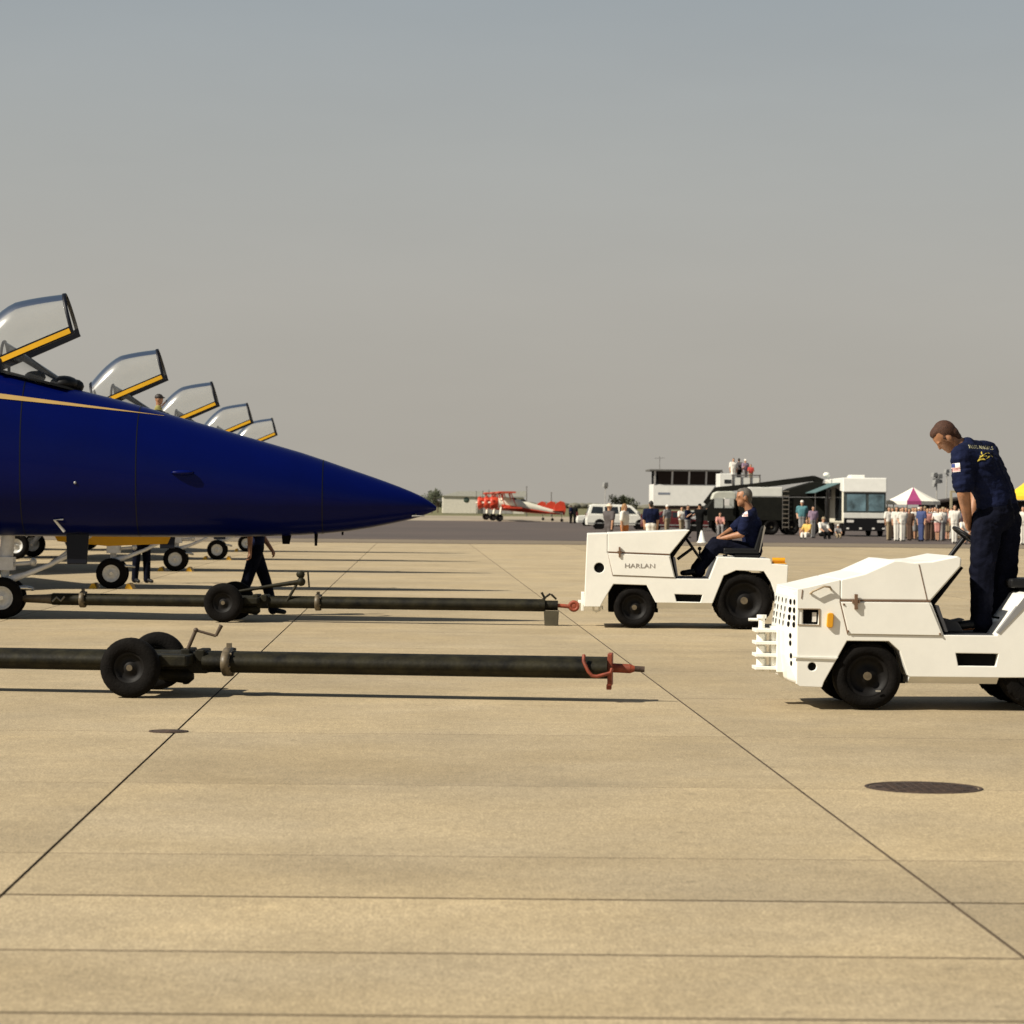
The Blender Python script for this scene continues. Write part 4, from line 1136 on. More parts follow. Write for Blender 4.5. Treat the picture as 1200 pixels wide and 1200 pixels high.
# the seated driver of the far tractor
YD = 36.58
def D_(px, py, dy=0.0): return at(px, py, YD + dy)
J = dict(base=Vector((at(884, 660, YD).x, YD, 1.055)), head=D_(871.5, 583), neck=D_(879, 599), shL=D_(876, 606, -.19), shR=D_(878, 605, .19), chest=D_(880, 614), waist=D_(882, 634), pelvis=D_(881, 645),
         elL=D_(869, 626, -.24), haL=D_(847, 631, -.13), elR=D_(858, 621, .24), haR=D_(846, 628, .12), hipL=D_(878, 646, -.10), knL=D_(840, 639, -.14), anL=D_(820, 668, -.13), toL=D_(803, 672, -.14), hipR=D_(878, 646, .10), knR=D_(838, 637, .14), anR=D_(816, 668, .13), toR=D_(800, 672, .13))
drv, dsm, dbase = build_person(J, (-1, 0, .1), HAIRG, CLOTHN, CLOTHT, 'grey-haired driver in navy uniform sitting on the far tractor', voxel=.011, hair='short', s=1.04, girth=1.08, look=(-1, -.05, .30))
dso = [c for c in drv.children if c.name.startswith('shirt')][0]
flag_patch(D_(872, 602, -.2) - dbase, (1, 0, 0), (0, 0, 1), (0, 1, 0), dsm, dso, .08, .075)


def pose(h=1.75, arms=((.05, .1), (-.05, .1)), stride=0.0, lean=0.0, spread=.09):
    """standing figure, faces +x, feet at z 0. arms: (forward swing, elbow bend) left, right"""
    J = {}
    J['base'] = Vector((0, 0, 0))
    J['pelvis'] = Vector((0, 0, .53 * h)); J['waist'] = Vector((.01 * h + lean * .1 * h, 0, .62 * h)); J['chest'] = Vector((lean * .25 * h, 0, .75 * h))
    J['neck'] = Vector((lean * .33 * h, 0, .835 * h)); J['head'] = Vector((lean * .42 * h + .012, 0, .928 * h))
    for sd, q, (sw, be) in (('L', 1, arms[0]), ('R', -1, arms[1])):
        sh = Vector((lean * .3 * h, q * .105 * h, .805 * h)); J['sh' + sd] = sh
        el = sh + Vector((math.sin(sw) * .17 * h, q * .025 * h, -math.cos(sw) * .17 * h)); J['el' + sd] = el
        J['ha' + sd] = el + Vector((math.sin(sw + be) * .15 * h, -q * .01 * h, -math.cos(sw + be) * .15 * h))
        st = stride * q
        J['hip' + sd] = Vector((0, q * spread * .6 * h * .6, .50 * h)); J['kn' + sd] = Vector((math.sin(st) * .23 * h + .015, q * spread * .35 * h, .27 * h + (0)))
        J['an' + sd] = Vector((math.sin(st) * .46 * h - abs(st) * 0.05, q * spread * .35 * h, .05 * h)); J['to' + sd] = J['an' + sd] + Vector((.13 * h * .7, q * .015, -.03 * h))
    return J


def placed(J, loc, rz):
    c, s_ = math.cos(rz), math.sin(rz)
    return {k: (Vector((v.x * c - v.y * s_, v.x * s_ + v.y * c, v.z)) + Vector(loc)) for k, v in J.items()}, (c, s_, 0)


# ground crew whose legs show under the nearest jet
Jc, fc_ = placed(pose(1.80, ((.3, .3), (-.3, .3)), .34), (ground(300, 39.3).x, 39.3, 0), 0.1)
build_person(Jc, fc_, HAIRD, CLOTHN, CLOTHT, 'walking crewman in dark trousers, legs seen under the nearest jet beside the tow bar wheels', voxel=.014, short_sleeve=True)
Jc, fc_ = placed(pose(1.78, ((.4, .9), (.2, .5)), .08, spread=.16), (ground(166, 54.3).x, 54.3, 0), -0.9)
build_person(Jc, fc_, HAIRB, CLOTHN, CLOTHT, "standing crewman in dark trousers behind the second jet's nose wheel", voxel=.016)

# pilot in the third jet
JP = (JX - 6.36, JY + 2 * JS)
Jp = {k: v for k, v in placed(pose(1.78, ((.5, .5), (.5, .5)), 0), (JP[0], JP[1], 3.28 - .90), 0)[0].items()}
for k in ('knL', 'knR'): Jp[k] = Jp['hipL' if k[-1] == 'L' else 'hipR'] + Vector((.40, 0, .05))
for k in ('anL', 'anR', 'toL', 'toR'): Jp[k] = Jp['kn' + k[-1]] + Vector((.12 if k[:2] == 'an' else .24, 0, -.34))
Jp['base'] = Vector((JP[0], JP[1], 3.3))
build_person(Jp, (1, 0, 0), HAIRD, mat('olive_yellow_vest', (.28, .25, .07), .8), CLOTHT, 'pilot in olive vest and dark helmet sitting in the open cockpit of the third jet', voxel=.02, s=.98, hair='cap')


# ================================================================== background vehicles and buildings
GLASSD = mat('dark_window_glass', (0.02, 0.024, 0.026), 0.12, spec=0.6, var=0.2)
GLASSB = mat('blue_windscreen_glass', (0.16, 0.26, 0.30), 0.1, spec=0.6, var=0.5, nscale=1.2)
CREAM = mat('cream_body_paint', (0.72, 0.68, 0.55), 0.45, var=0.06)
MILG = mat('dark_military_green', (0.0085, 0.0085, 0.0055), 0.8, var=0.3, nscale=2, spec=0.2)
ORANGE = mat('orange_red_paint', (0.52, 0.05, 0.018), 0.45, var=0.1)
MAROON = mat('maroon_paint', (0.10, 0.012, 0.012), 0.35)
PURPLE = mat('purple_canvas', (0.30, 0.04, 0.14), 0.8)
CANVAS = mat('white_canvas', (0.80, 0.76, 0.66), 0.8, var=0.05)
BROWN = mat('dark_brown_tarpaulin', (0.035, 0.025, 0.02), 0.85, var=.3)
CANY = mat('yellow_canvas', (0.80, 0.50, 0.02), 0.8)
GREYP = mat('grey_plastic', (0.25, 0.25, 0.24), 0.6)
POLE = mat('grey_pole', (0.12, 0.11, 0.10), 0.6)


def car(name, label, paint, px, Y, prof, cab, L, Wd, wheels, r, face=1, group=None):
    """prof: lower body profile, cab: cabin profile (x forward), windows cut by cab list"""
    p = ground(px, Y)
    t = thing(name, label, 'car', p, 0 if face > 0 else math.pi, group)
    m = MB(); m.prism(prof, -Wd / 2, Wd / 2); bd = part('body', m, paint, t, bevel=.05)
    m = MB(); n = len(cab['roof'])
    lo = [Vector((x, 0, z)) for x, z in cab['roof']]
    zmin = min(z for x, z in cab['roof']); zmax = max(z for x, z in cab['roof'])
    def yy(z): return Wd / 2 - .02 - (z - zmin) / (zmax - zmin) * .16
    m.add([(x, -yy(z), z) for x, z in cab['roof']] + [(x, yy(z), z) for x, z in cab['roof']], [tuple(range(n)), tuple(range(n, 2 * n))[::-1]] + [(i, i + n, (i + 1) % n + n, (i + 1) % n) for i in range(n)])
    cb = part('cabin', m, paint, t, bevel=.04)
    for s in (-1, 1):
        for w in cab['win']:
            m = MB(); k = len(w); m.add([(x, s * (yy(z) + .012), z) for x, z in w] + [(x, s * (yy(z) - .03), z) for x, z in w], [tuple(range(k)), tuple(range(k, 2 * k))[::-1]] + [(i, i + k, (i + 1) % k + k, (i + 1) % k) for i in range(k)])
            part('window', m, GLASSD, cb)
    for nm, (a, b) in (('windscreen', cab['front']), ('rear_window', cab['rear'])):
        m = MB(); d = .02 if nm == 'windscreen' else -.02
        m.add([(a[0] + d, -yy(a[1]) + .12, a[1]), (a[0] + d, yy(a[1]) - .12, a[1]), (b[0] + d, yy(b[1]) - .14, b[1]), (b[0] + d, -yy(b[1]) + .14, b[1])], [(0, 1, 2, 3)]); part(nm, m, GLASSD, cb)
    for x in wheels:
        m = MB(); m.tube([(x, -Wd / 2 - .006, r), (x, Wd / 2 + .006, r)], r * 1.16, 24); part('arch_shade_disc', m, BLACKM, bd)  # black disc painted as the shade inside the wheel arch
        for s in (-1, 1): wheel(t, (x, s * (Wd / 2 - .08), r), r, .2, rim_m=RIMW, rim=.6)
    m = MB(); m.box(.05, L - .05, -Wd / 2 - .015, Wd / 2 + .015, prof[0][1] + .12, prof[0][1] + .19); part('side_moulding', m, GREYP, bd)
    for s in (-1, 1):
        m = MB(); m.box(L - .10, L + .012, s * (Wd / 2 - .25) - .14, s * (Wd / 2 - .25) + .14, .62, .78); part('headlight', m, LENS, bd)
        m = MB(); m.box(-.012, .08, s * (Wd / 2 - .12) - .06, s * (Wd / 2 - .12) + .06, .8, 1.15); part('tail_light', m, MAROON, bd)
        m = MB(); m.box(cab['front'][0][0] - .25, cab['front'][0][0] - .1, s * (Wd / 2 + .1) - .09, s * (Wd / 2 + .1) + .09, cab['front'][0][1] + .02, cab['front'][0][1] + .2); part('wing_mirror', m, GREYP, cb, bevel=.02)
    return t


VAN = [(.0, .28), (4.75, .26), (4.85, .42), (4.83, .72), (4.60, .92), (3.85, 1.06), (.04, 1.06), (-.03, .62)]
VANC = dict(roof=[(.02, 1.05), (3.95, 1.05), (3.25, 1.66), (2.95, 1.76), (.55, 1.80), (.25, 1.72)], win=[[(.28, 1.14), (1.15, 1.12), (1.15, 1.60), (.42, 1.62)], [(1.28, 1.12), (2.28, 1.12), (2.22, 1.61), (1.28, 1.61)], [(2.38, 1.12), (3.55, 1.12), (3.10, 1.56), (2.36, 1.61)]], front=((3.86, 1.10), (3.28, 1.66)), rear=((.06, 1.12), (.24, 1.66)))
SED = [(.0, .26), (4.4, .26), (4.5, .45), (4.42, .70), (3.2, .86), (.9, .90), (.05, .86), (-.03, .5)]
SEDC = dict(roof=[(.75, .88), (3.3, .85), (2.6, 1.30), (2.3, 1.36), (1.5, 1.36), (1.25, 1.30)], win=[[(1.08, .93), (1.95, .93), (1.95, 1.28), (1.42, 1.28)], [(2.02, .93), (3.0, .92), (2.55, 1.25), (2.02, 1.28)]], front=((3.26, .88), (2.63, 1.29)), rear=((.80, .90), (1.26, 1.29)))
car('minivan', 'white minivan parked side-on behind the women and the far tractor', WHITE2, 687, 197, VAN, VANC, 4.85, 1.8, (.92, 3.86), .34)
car('parked_car', 'maroon car parked behind the man in the navy shirt', MAROON, 752, 185, SED, SEDC, 4.5, 1.7, (.85, 3.5), .32)
car('parked_car', 'white car mostly hidden behind the minivan, its tail at the left', WHITE2, 676, 228, SED, SEDC, 4.5, 1.7, (.85, 3.5), .33)
car('parked_car', 'silver car parked below the white control cabin', mat('silver_paint', (.42, .42, .40), .35, var=.05), 784, 215, SED, SEDC, 4.5, 1.7, (.85, 3.5), .33)

# biplanes
def biplane(X, Y, label):
    t = thing('biplane', label, 'biplane', (X, Y, 0), 0, 'red and white biplanes in a row', 1.1)
    m = MB(); rr = []
    for x, zc, h, w in ((.75, 1.75, .46, .44), (1.4, 1.70, .52, .46), (2.2, 1.62, .55, .45), (3.0, 1.52, .52, .42), (4.2, 1.30, .40, .32), (5.6, 1.02, .25, .2), (7.0, .78, .12, .08)):
        rr.append([(x, w * math.cos(a), zc + h * math.sin(a)) for a in [2 * math.pi * k / 20 for k in range(20)]])
    m.loft(rr); fu = part('fuselage', m, CREAM, t)
    m = MB(); rr = []
    for x, zc, h, w in ((1.2, 1.50, .36, .462), (2.2, 1.36, .33, .452), (3.0, 1.25, .27, .42), (4.2, 1.08, .2, .315), (5.6, .88, .13, .2), (6.7, .76, .08, .09)):
        rr.append([(x, (w + .015) * math.cos(a), zc + h * math.sin(a)) for a in [2 * math.pi * k / 20 for k in range(20)]])
    m.loft(rr); part('belly_stripe', m, ORANGE, fu)
    m = MB(); m.lathe([(.02, .30), (.0, .50), (.12, .56), (.5, .56), (.75, .47)], (.12, 0, 1.76), 'X', 24); part('cowl', m, ORANGE, t)
    for k in range(7):
        a = 2 * math.pi * k / 7; m = MB(); m.tube([(.35, .3 * math.cos(a), 1.76 + .3 * math.sin(a)), (.35, .66 * math.cos(a), 1.76 + .66 * math.sin(a))], .12, 10); part('engine_cylinder', m, ORANGE, t)
    m = MB(); m.tube([(-.1, 0, 1.76), (.2, 0, 1.76)], [.05, .12], 10); hb = part('spinner', m, CREAM, t)
    for s in (-1, 1):
        m = MB(); plate(m, [(.0, s * .1 - .06, 1.76 + s * .1), (.0, s * .1 + .06, 1.76 + s * .1), (.03, s * .45 + .1, 1.76 + s * 1.2), (.0, s * .45 - .08, 1.76 + s * 1.2)], .03); part('propeller_blade', m, BLACK, hb)
    for nm, z, x0, sp in (('upper_wing', 2.72, .75, 4.9), ('lower_wing', 1.28, 1.35, 4.7)):
        m = MB(); m.box(x0 + .32, x0 + 1.55, -sp, sp, z - .045, z + .07); w = part(nm, m, CREAM, t, bevel=.03)
        m = MB(); m.box(x0, x0 + .318, -sp - .02, sp + .02, z - .06, z + .085); part('leading_edge', m, ORANGE, w, bevel=.04)
        for s in (-1, 1):
            m = MB(); m.box(x0 + .32, x0 + 1.58, s * sp - .9, s * sp + .9 if False else s * sp + (.1 if s > 0 else .8), z - .06, z + .085) if s < 0 else m.box(x0 + .32, x0 + 1.58, sp - .8, sp + .1, z - .06, z + .085); part('wing_tip', m, ORANGE, w)
    for s in (-1, 1):
        for x in (.95, 1.95):
            m = MB(); m.tube([(x + .55, s * 3.4, 1.33), (x, s * 3.5, 2.70)], .045, 8); part('wing_strut', m, ORANGE, t)
            m = MB(); m.tube([(x + .1, s * .42, 2.0), (x, s * .6, 2.70)], .035, 8); part('centre_strut', m, ORANGE, t)
        m = MB(); m.tube([(1.15, s * .3, 1.3), (1.0, s * .95, .36)], .10, 10); part('undercarriage_leg', m, CREAM, t)
        wheel(t, (1.0, s * 1.0, .34), .34, .2)
    m = MB(); m.prism([(6.0, .98), (6.35, 1.75), (6.75, 1.98), (7.15, 1.85), (7.3, 1.2), (7.15, .62), (6.9, .7)], -.05, .05); part('tail_fin', m, ORANGE, t, bevel=.02)
    m = MB(); m.box(6.0, 7.0, -1.6, 1.6, 1.02, 1.09); part('tailplane', m, ORANGE, t, bevel=.02)
    wheel(t, (6.9, 0, .15), .15, .09)
    m = MB(); m.tube([(6.85, 0, .8), (6.9, 0, .15)], .03, 6); part('tail_strut', m, POLE, t)
    for x in (2.35, 3.2):
        m = MB(); m.ball((x, 0, 2.08 - (x - 2.35) * .14), (.3, .25, .16), 10, 6); part('cockpit', m, BLACK, t)


biplane(7.45, 284, 'nearest red and white biplane, its whole length and red tail fin in view')
biplane(7.12, 297, 'middle red and white biplane, its nose just left of the nearest one')
biplane(6.70, 310, 'farthest red and white biplane, its red nose sticking out farthest left')

# hangar
def box_at(px0, px1, py_top, Y, depth, base=0.0):
    a = at(px0, py_top, Y); b = at(px1, py_top, Y)
    return a.x, b.x, a.z, depth
hg = thing('hangar', 'low white hangar with grey sliding door, far beyond the jet noses', 'hangar', (ground(519, 570).x, 570, 0))
m = MB(); m.box(0, 7.2, 0, 16, 0, 3.6); m.box(7.2, 17, .6, 16, 0, 3.4); part('wall', m, mat('off_white_wall', (.66, .62, .52), .7), hg)
m = MB(); m.prism([(-.3, 3.6), (3.2, 4.6), (17.3, 4.75), (17.3, 3.55), (7, 3.5)], -.3, 16.3); part('roof', m, mat('pale_grey_roof', (.46, .45, .40), .7), hg)
for i in range(5):
    m = MB(); m.box(8.0 + i * 1.3, 9.24 + i * 1.3, .5, .598, 0, 2.5); part('door_panel', m, mat('grey_door_panel', (.33, .32, .30), .6), hg)
m = MB(); m.lathe([(-.05, .001), (-.05, .55), (0, .6)], (4.9, 0, 2.8), 'Y', 20); part('round_window', m, mat('green_glass', (.06, .09, .07), .3), hg)

# white control cabin raised on posts
YC = 192
c0 = ground(765, YC); S_ = YC / F
cc = thing('control_cabin', 'raised white control cabin with outward-leaning dark windows', 'control cabin', (c0.x, YC, 0))
def zz(py): return EYE + (595 - py) * S_
Wc = 73 * S_; zb, zt, zw0, zw1 = zz(593), zz(568), zz(567), zz(552.5)
m = MB(); m.prism([(0, zb), (Wc * .9, zb), (Wc, zt), (0, zt)], 0, 3.2); bodyc = part('cabin_body', m, WHITE, cc, bevel=.03)
m = MB(); m.prism([(.2, zb - .28), (Wc * .88, zb - .28), (Wc * .9, zb - .01), (0, zb - .01)], .1, 3.1); part('underside_shade', m, mat('shade_brown', (.06, .035, .022), .8), cc)  # brown slab painted as the shadow line under the cabin
m = MB(); m.box(-.25, Wc + .45, -.45, 3.5, zw1, zw1 + .12); part('roof', m, mat('dark_grey_roof', (.10, .095, .085), .8), cc)
wx = [5, 21.5, 23, 41, 43, 61, 63, 79]
for i in range(4):
    x0, x1 = wx[2 * i] * S_, wx[2 * i + 1] * S_
    m = MB(); y0, y1 = -.02, -.32
    m.add([(x0 + (.12 if i == 0 else 0), y0, zt), (x1 - (.3 if i == 3 else 0), y0, zt), (x1, y1, zw1), (x0 - (.05 if i == 0 else 0), y1, zw1)], [(0, 1, 2, 3)]); part('window', m, mat('dark_cabin_glass', (.022, .014, .010), .3), cc)
for x in (2, 22.2, 42, 62, 80.5):
    m = MB(); m.add([(x * S_ - .06, -.03, zt), (x * S_ + .06, -.03, zt), (x * S_ + .06, -.34, zw1), (x * S_ - .06, -.34, zw1), (x * S_ - .06, .05, zt), (x * S_ + .06, .05, zt), (x * S_ + .06, -.24, zw1), (x * S_ - .06, -.24, zw1)], [(0, 1, 2, 3), (4, 7, 6, 5), (0, 3, 7, 4), (1, 5, 6, 2)]); part('mullion', m, WHITE, cc)
m = MB(); m.box(.15, Wc + .2, .2, 3.0, zt, zw1); part('cabin_interior', m, BLACKM, cc)
for x in (.4, Wc * .85):
    for y in (.3, 2.9):
        m = MB(); m.box(x - .08, x + .08, y - .08, y + .08, 0, zb - .25); part('post', m, POLE, cc)
m = MB(); m.box(6 * S_, 20 * S_, -.012, 0.0, zz(580), zz(577.5)); part('name_plate', m, mat('blue_grey_print', (.22, .24, .28), .6), bodyc)
m = MB(); m.tube([(.5, .5, zw1 + .1), (.5, .5, zw1 + 1.05)], .02, 6); m.tube([(.15, .5, zw1 + .9), (.85, .5, zw1 + .95)], .015, 6); part('aerial', m, POLE, cc)

# small white booth and people's platform
YP = 178; SP = YP / F
p0 = ground(843, YP)
pf = thing('viewing_platform', 'white scaffold platform with railing behind the crane truck boom', 'platform', (p0.x, YP, 0))
def zp(py): return EYE + (595.3 - py) * SP
m = MB(); m.box(0, 16 * SP, 0, 2.2, 1.6, zp(555)); part('booth', m, WHITE, pf, bevel=.03)
m = MB(); m.box(5.5 * SP, 13.5 * SP, -.02, .03, zp(566.5), zp(562)); part('booth_window', m, GLASSD, pf)
m = MB(); m.box(17 * SP, 50 * SP, 0, 2.2, zp(571), zp(567.5)); m.box(17 * SP, 48 * SP, 0, .06, zp(567.5), zp(559)); part('deck', m, WHITE2, pf)
m = MB(); m.box(14 * SP, 48 * SP, -.05, .0, zp(557.6), zp(556.2)); part('rail', m, POLE, pf)
for x in (15, 25, 36, 47):
    m = MB(); m.box(x * SP - .035, x * SP + .035, -.06, .0, 0, zp(556)); part('rail_post', m, POLE, pf)

# crane truck
YT = 165; ST = YT / F
k0 = ground(829, YT)
ct = thing('crane_truck', 'dark green military crane truck with long boom folded over its roof', 'truck', (k0.x, YT, 0))
def zt_(py): return EYE + (595.8 - py) * ST
def xt(px): return (px - 829) * ST
m = MB(); m.box(.3, 7.2, .5, 2.1, .55, .9); part('chassis', m, MILG, ct)
m = MB(); m.prism([(0, .8), (1.75, .8), (1.75, 2.05), (1.7, 2.1), (.45, 2.1), (.3, 2.05), (-.02, 1.6)], 0.05, 2.45); cabm = part('cab', m, MILG, ct, bevel=.04)
m = MB(); m.prism([(.25, 2.1), (1.75, 2.1), (1.75, 2.5), (1.5, 2.62), (.65, 2.6), (.4, 2.5)], 0.08, 2.42); part('cab_roof', m, mat('pale_green_cab_roof', (.50, .50, .42), .6), cabm, bevel=.06)
for x0, x1 in ((.42, .95), (1.05, 1.6)):
    m = MB(); m.box(x0, x1, .03, .06, 1.6, 2.2); part('cab_window', m, mat('hazy_glass', (.45, .46, .42), .25), cabm)
m = MB(); m.box(1.0, 1.3, -.25, -.2, 1.75, 2.15); m.tube([(1.1, -.2, 2.1), (1.0, .05, 2.2)], .02, 6); part('wing_mirror', m, LENS, cabm)
m = MB(); m.box(xt(878), xt(917), .1, 2.4, zt_(582), zt_(571)); part('equipment_box', m, WHITE2, ct, bevel=.03)
m = MB(); m.box(1.9, xt(967), .05, 2.45, .85, zt_(582.5)); part('truck_body', m, MILG, ct, bevel=.04)
m = MB(); m.prism([(xt(917.5), zt_(582)), (xt(968), zt_(582)), (xt(968), zt_(566)), (xt(955), zt_(564)), (xt(928), zt_(572)), (xt(917.5), zt_(577))], .1, 2.4); part('canopy_frame', m, MILG, ct, bevel=.03)
def bar(pts, w, h):
    m = MB()
    for (a, b) in zip(pts[:-1], pts[1:]):
        d = Vector((b[0] - a[0], b[1] - a[1])).normalized(); n = Vector((-d.y, d.x)) * h / 2
        m.prism([(a[0] + n.x, a[1] + n.y), (a[0] - n.x, a[1] - n.y), (b[0] - n.x, b[1] - n.y), (b[0] + n.x, b[1] + n.y)], 1.2 - w / 2, 1.2 + w / 2)
    return m
bo = part('boom', bar([(xt(841), zt_(574.5)), (xt(884), zt_(570)), (xt(956), zt_(560)), (xt(967), zt_(564))], .5, .34), MILG, ct)
part('boom_arm', bar([(xt(829), zt_(591)), (xt(842), zt_(573.5))], .42, .30), MILG, bo)
for s in (-.2, .2):
    m = MB(); m.tube([(xt(917), s * 0 - .06 if s < 0 else -.06, .35), (xt(917), -.06, zt_(580))], .02, 6) if s < 0 else m.tube([(xt(917) + .38, -.06, .35), (xt(917) + .38, -.06, zt_(580))], .02, 6); part('ladder_rail', m, POLE, ct)
for i in range(9):
    m = MB(); m.box(xt(917), xt(917) + .38, -.085, -.03, .45 + i * .27, .50 + i * .27); part('ladder_rung', m, mat('worn_rung', (.20, .17, .13), .6), ct)
for x in (.95, 3.9, 5.12, 6.35):
    for y in (.2, 2.3): wheel(ct, (x, y, .47), .47, .3)

# motor home
YR = 160; SR = YR / F
r0 = ground(988, YR)
rv = thing('motorhome', 'white motorhome facing the camera with blue-tinted windscreen and black bumper', 'motorhome', (r0.x, YR, 0))
def zr(py): return EYE + (596.8 - py) * SR
WR = 50.6 * SR
m = MB(); m.box(0, WR, .06, 7.2, .75, zr(562)); shell = part('body', m, CREAM, rv, bevel=.08)
m = MB(); m.prism_x([(-.10, zr(577)), (.4, zr(577)), (7.2, zr(563)), (7.2, zr(561)), (-.02, zr(560))], -.02, WR + .02); part('overcab', m, WHITE, rv, bevel=.06)
m = MB(); m.box(.55, 1.4, .8, 1.9, zr(560.5), zr(556.5)); m.box(.8, 1.2, 3, 3.8, zr(560.5), zr(557.5)); part('roof_unit', m, WHITE, rv, bevel=.04)
m = MB(); m.ball((-.35, 4.2, zr(556)), (.22, .15, .16), 10, 6); m.tube([(-.2, 4.2, zr(562)), (-.3, 4.2, zr(556))], .03, 6); part('satellite_dish', m, WHITE, rv)
m = MB(); m.box(.03, WR - .03, .0, .05, zr(601), zr(577.4)); part('windscreen_surround', m, mat('dark_green_grey', (.06, .075, .07), .4), rv)
for x0, x1 in ((4.5, 26.5), (30, 48)):
    m = MB(); m.box(x0 * SR, x1 * SR, -.02, .0, zr(599), zr(579)); part('windscreen', m, GLASSB, rv)
m = MB(); m.box(0.02, WR - .02, -.03, .05, zr(607.5), zr(601.2)); part('front_band', m, WHITE2, rv, bevel=.02)
m = MB(); m.box(.06, WR - .06, -.02, .3, .32, zr(607.7)); part('grille', m, BLACK, rv, bevel=.03)
for x in (4.5, 40):
    m = MB(); m.box(x * SR, (x + 8) * SR, -.06, -.02, zr(612.5), zr(609.5)); part('headlight', m, LENS, rv)
for x in (4, 19, 34, 46):
    m = MB(); m.box(x * SR, (x + 3) * SR, -.05, -.02, .42, .52); part('reflector', m, LENS, rv)
for y in (1.2, 5.4):
    for x in (.15, WR - .15):
        tw = wheel(rv, (0, 0, 0), .42, .26); tw.location = (x, y, .42); tw.rotation_euler = (0, 0, math.pi / 2)
m = MB(); m.box(-.012, .0, .5, 3.0, .9, zr(571)); part('dark_side_panel', m, GLASSD, rv)  # flat dark panel over the front part of the side wall
m = MB(); m.box(-.012, .0, 4.6, 5.6, zr(585), zr(573)); part('side_window', m, GLASSD, rv)
m = MB(); plate(m, [(-.02, 1.0, zr(566)), (-.02, 6.8, zr(566)), (-1.5, 6.8, zr(578)), (-1.5, 1.0, zr(578))], .03); part('awning', m, mat('teal_awning', (.08, .14, .14), .7), rv)
for y in (1.05, 6.75):
    m = MB(); m.tube([(-1.48, y, zr(578)), (-1.48, y, .02)], .02, 6); part('awning_pole', m, POLE, rv)

# tents
def tent(px, Y, w, ze, za, label, m1, m2=None, n=12):
    p = ground(px, Y)
    t = thing('tent', label, 'tent', p, .12)
    for i in range(n):
        a0, a1 = 2 * math.pi * i / n, 2 * math.pi * (i + 1) / n
        q = MB()
        rows = []
        for u in (0, .35, .7, 1.0):
            z = ze + (za - ze) * (1 - u) ** 1.15; r = .06 + (w - .06) * u
            rows.append([(r * math.cos(a), r * math.sin(a), z) for a in (a0, a1)])
        rows.append([(w * math.cos(a), w * math.sin(a), ze - .22) for a in (a0, a1)])
        q.loft(rows, caps=False, closed=False, smooth=False)
        part('roof_panel', q, (m2 if m2 and i in (8, 3) else m1), t)
    for i in range(0, n, 2):
        a = 2 * math.pi * i / n; q = MB(); q.tube([(w * .97 * math.cos(a), w * .97 * math.sin(a), 0), (w * .97 * math.cos(a), w * .97 * math.sin(a), ze)], .03, 6); part('tent_pole', q, POLE, t)
tent(1070, 166, 1.66, 2.12, 2.93, 'white round tent with a purple stripe on its roof, behind the crowd', CANVAS, PURPLE)
tent(1207, 160, 1.5, 2.45, 3.45, 'yellow tent at the right edge behind the standing man', CANY)

sb = thing('tarpaulin_shed', 'long dark brown tarpaulin shelter behind the striped tent', 'shelter', (ground(1082, 185).x, 185, 0))
m = MB(); m.prism([(0, 2.05), (4.6, 2.75), (9.5, 2.9), (9.5, 2.75), (4.6, 2.55), (0, 1.95)], 0, 4); part('roof', m, BROWN, sb)
m = MB(); m.box(.4, 9.4, 3.7, 3.8, 0, 2.3); part('back_wall', m, BROWN, sb)
for x in (.5, 3.2, 6.0, 9.2):
    m = MB(); m.box(x - .05, x + .05, .1, .2, 0, 2.1); part('post', m, POLE, sb)
wf = thing('timber_frame', 'pale timber post frame beside the brown shelter, behind the man in white', 'frame', (ground(1114.5, 150).x, 150, 0))
m = MB(); m.box(-.06, .06, -.06, .06, 0, 2.55); part('post', m, mat('pale_timber', (.40, .34, .22), .8), wf)
m = MB(); m.box(-.06, .62, -.06, .06, 2.552, 2.67); part('beam', m, mat('pale_timber', (.40, .34, .22), .8), wf)

# loudspeaker poles
def speaker_pole(px, Y, py, boxes, label):
    p = ground(px, Y); z = at(px, py, Y).z
    t = thing('loudspeaker_pole', label, 'loudspeaker pole', p, .3)
    m = MB(); m.tube([(0, 0, 0), (0, 0, z)], [.05, .03], 8); part('pole', m, mat('pale_pole', (.40, .38, .34), .6), t)
    for dx, dz, s in boxes:
        m = MB(); m.prism([(dx - s, z + dz - s), (dx + s, z + dz - s * .7), (dx + s * .8, z + dz + s), (dx - s * .7, z + dz + s * .8)], -s, s); part('loudspeaker', m, GREYP, t, bevel=.03)
speaker_pole(1097.5, 170, 560, ((-.18, .18, .17), (.15, .1, .18), (-.05, -.2, .19), (.22, -.22, .13), (-.16, -.46, .12)), 'pole with a cluster of dark loudspeakers left of the standing man')
speaker_pole(1109, 190, 553, ((0, .05, .16), (.04, -.22, .10)), 'pole with one small loudspeaker beside the cluster')
speaker_pole(709, 300, 568, ((0, 0, .28), (.1, -.3, .15)), 'tall thin pole with a dark loudspeaker above the minivan')
for px, py, lb in ((617, 570, 'taller thin mast above the biplanes'), (646, 577, 'shorter thin mast above the biplanes')):
    p = ground(px, 420); z = at(px, py, 420).z
    o = MB(); o.tube([(0, 0, 0), (0, 0, z)], [.10, .06], 8); o.box(-.12, .12, -.05, .05, z - .1, z)
    tag(part('mast', o, POLE, None, loc=(p.x, 420, 0)), lb, 'mast', 'thin masts')

# white traffic cone beside the tripod man
m = MB(); m.lathe([(0, .22), (.05, .2), (.06, .16), (.55, .04), (.56, .001)], (0, 0, 0), 'Z', 16)
tag(part('traffic_cone', m, WHITE, None, loc=ground(822.5, 125)), 'small white cone at the feet of the man in black', 'cone')

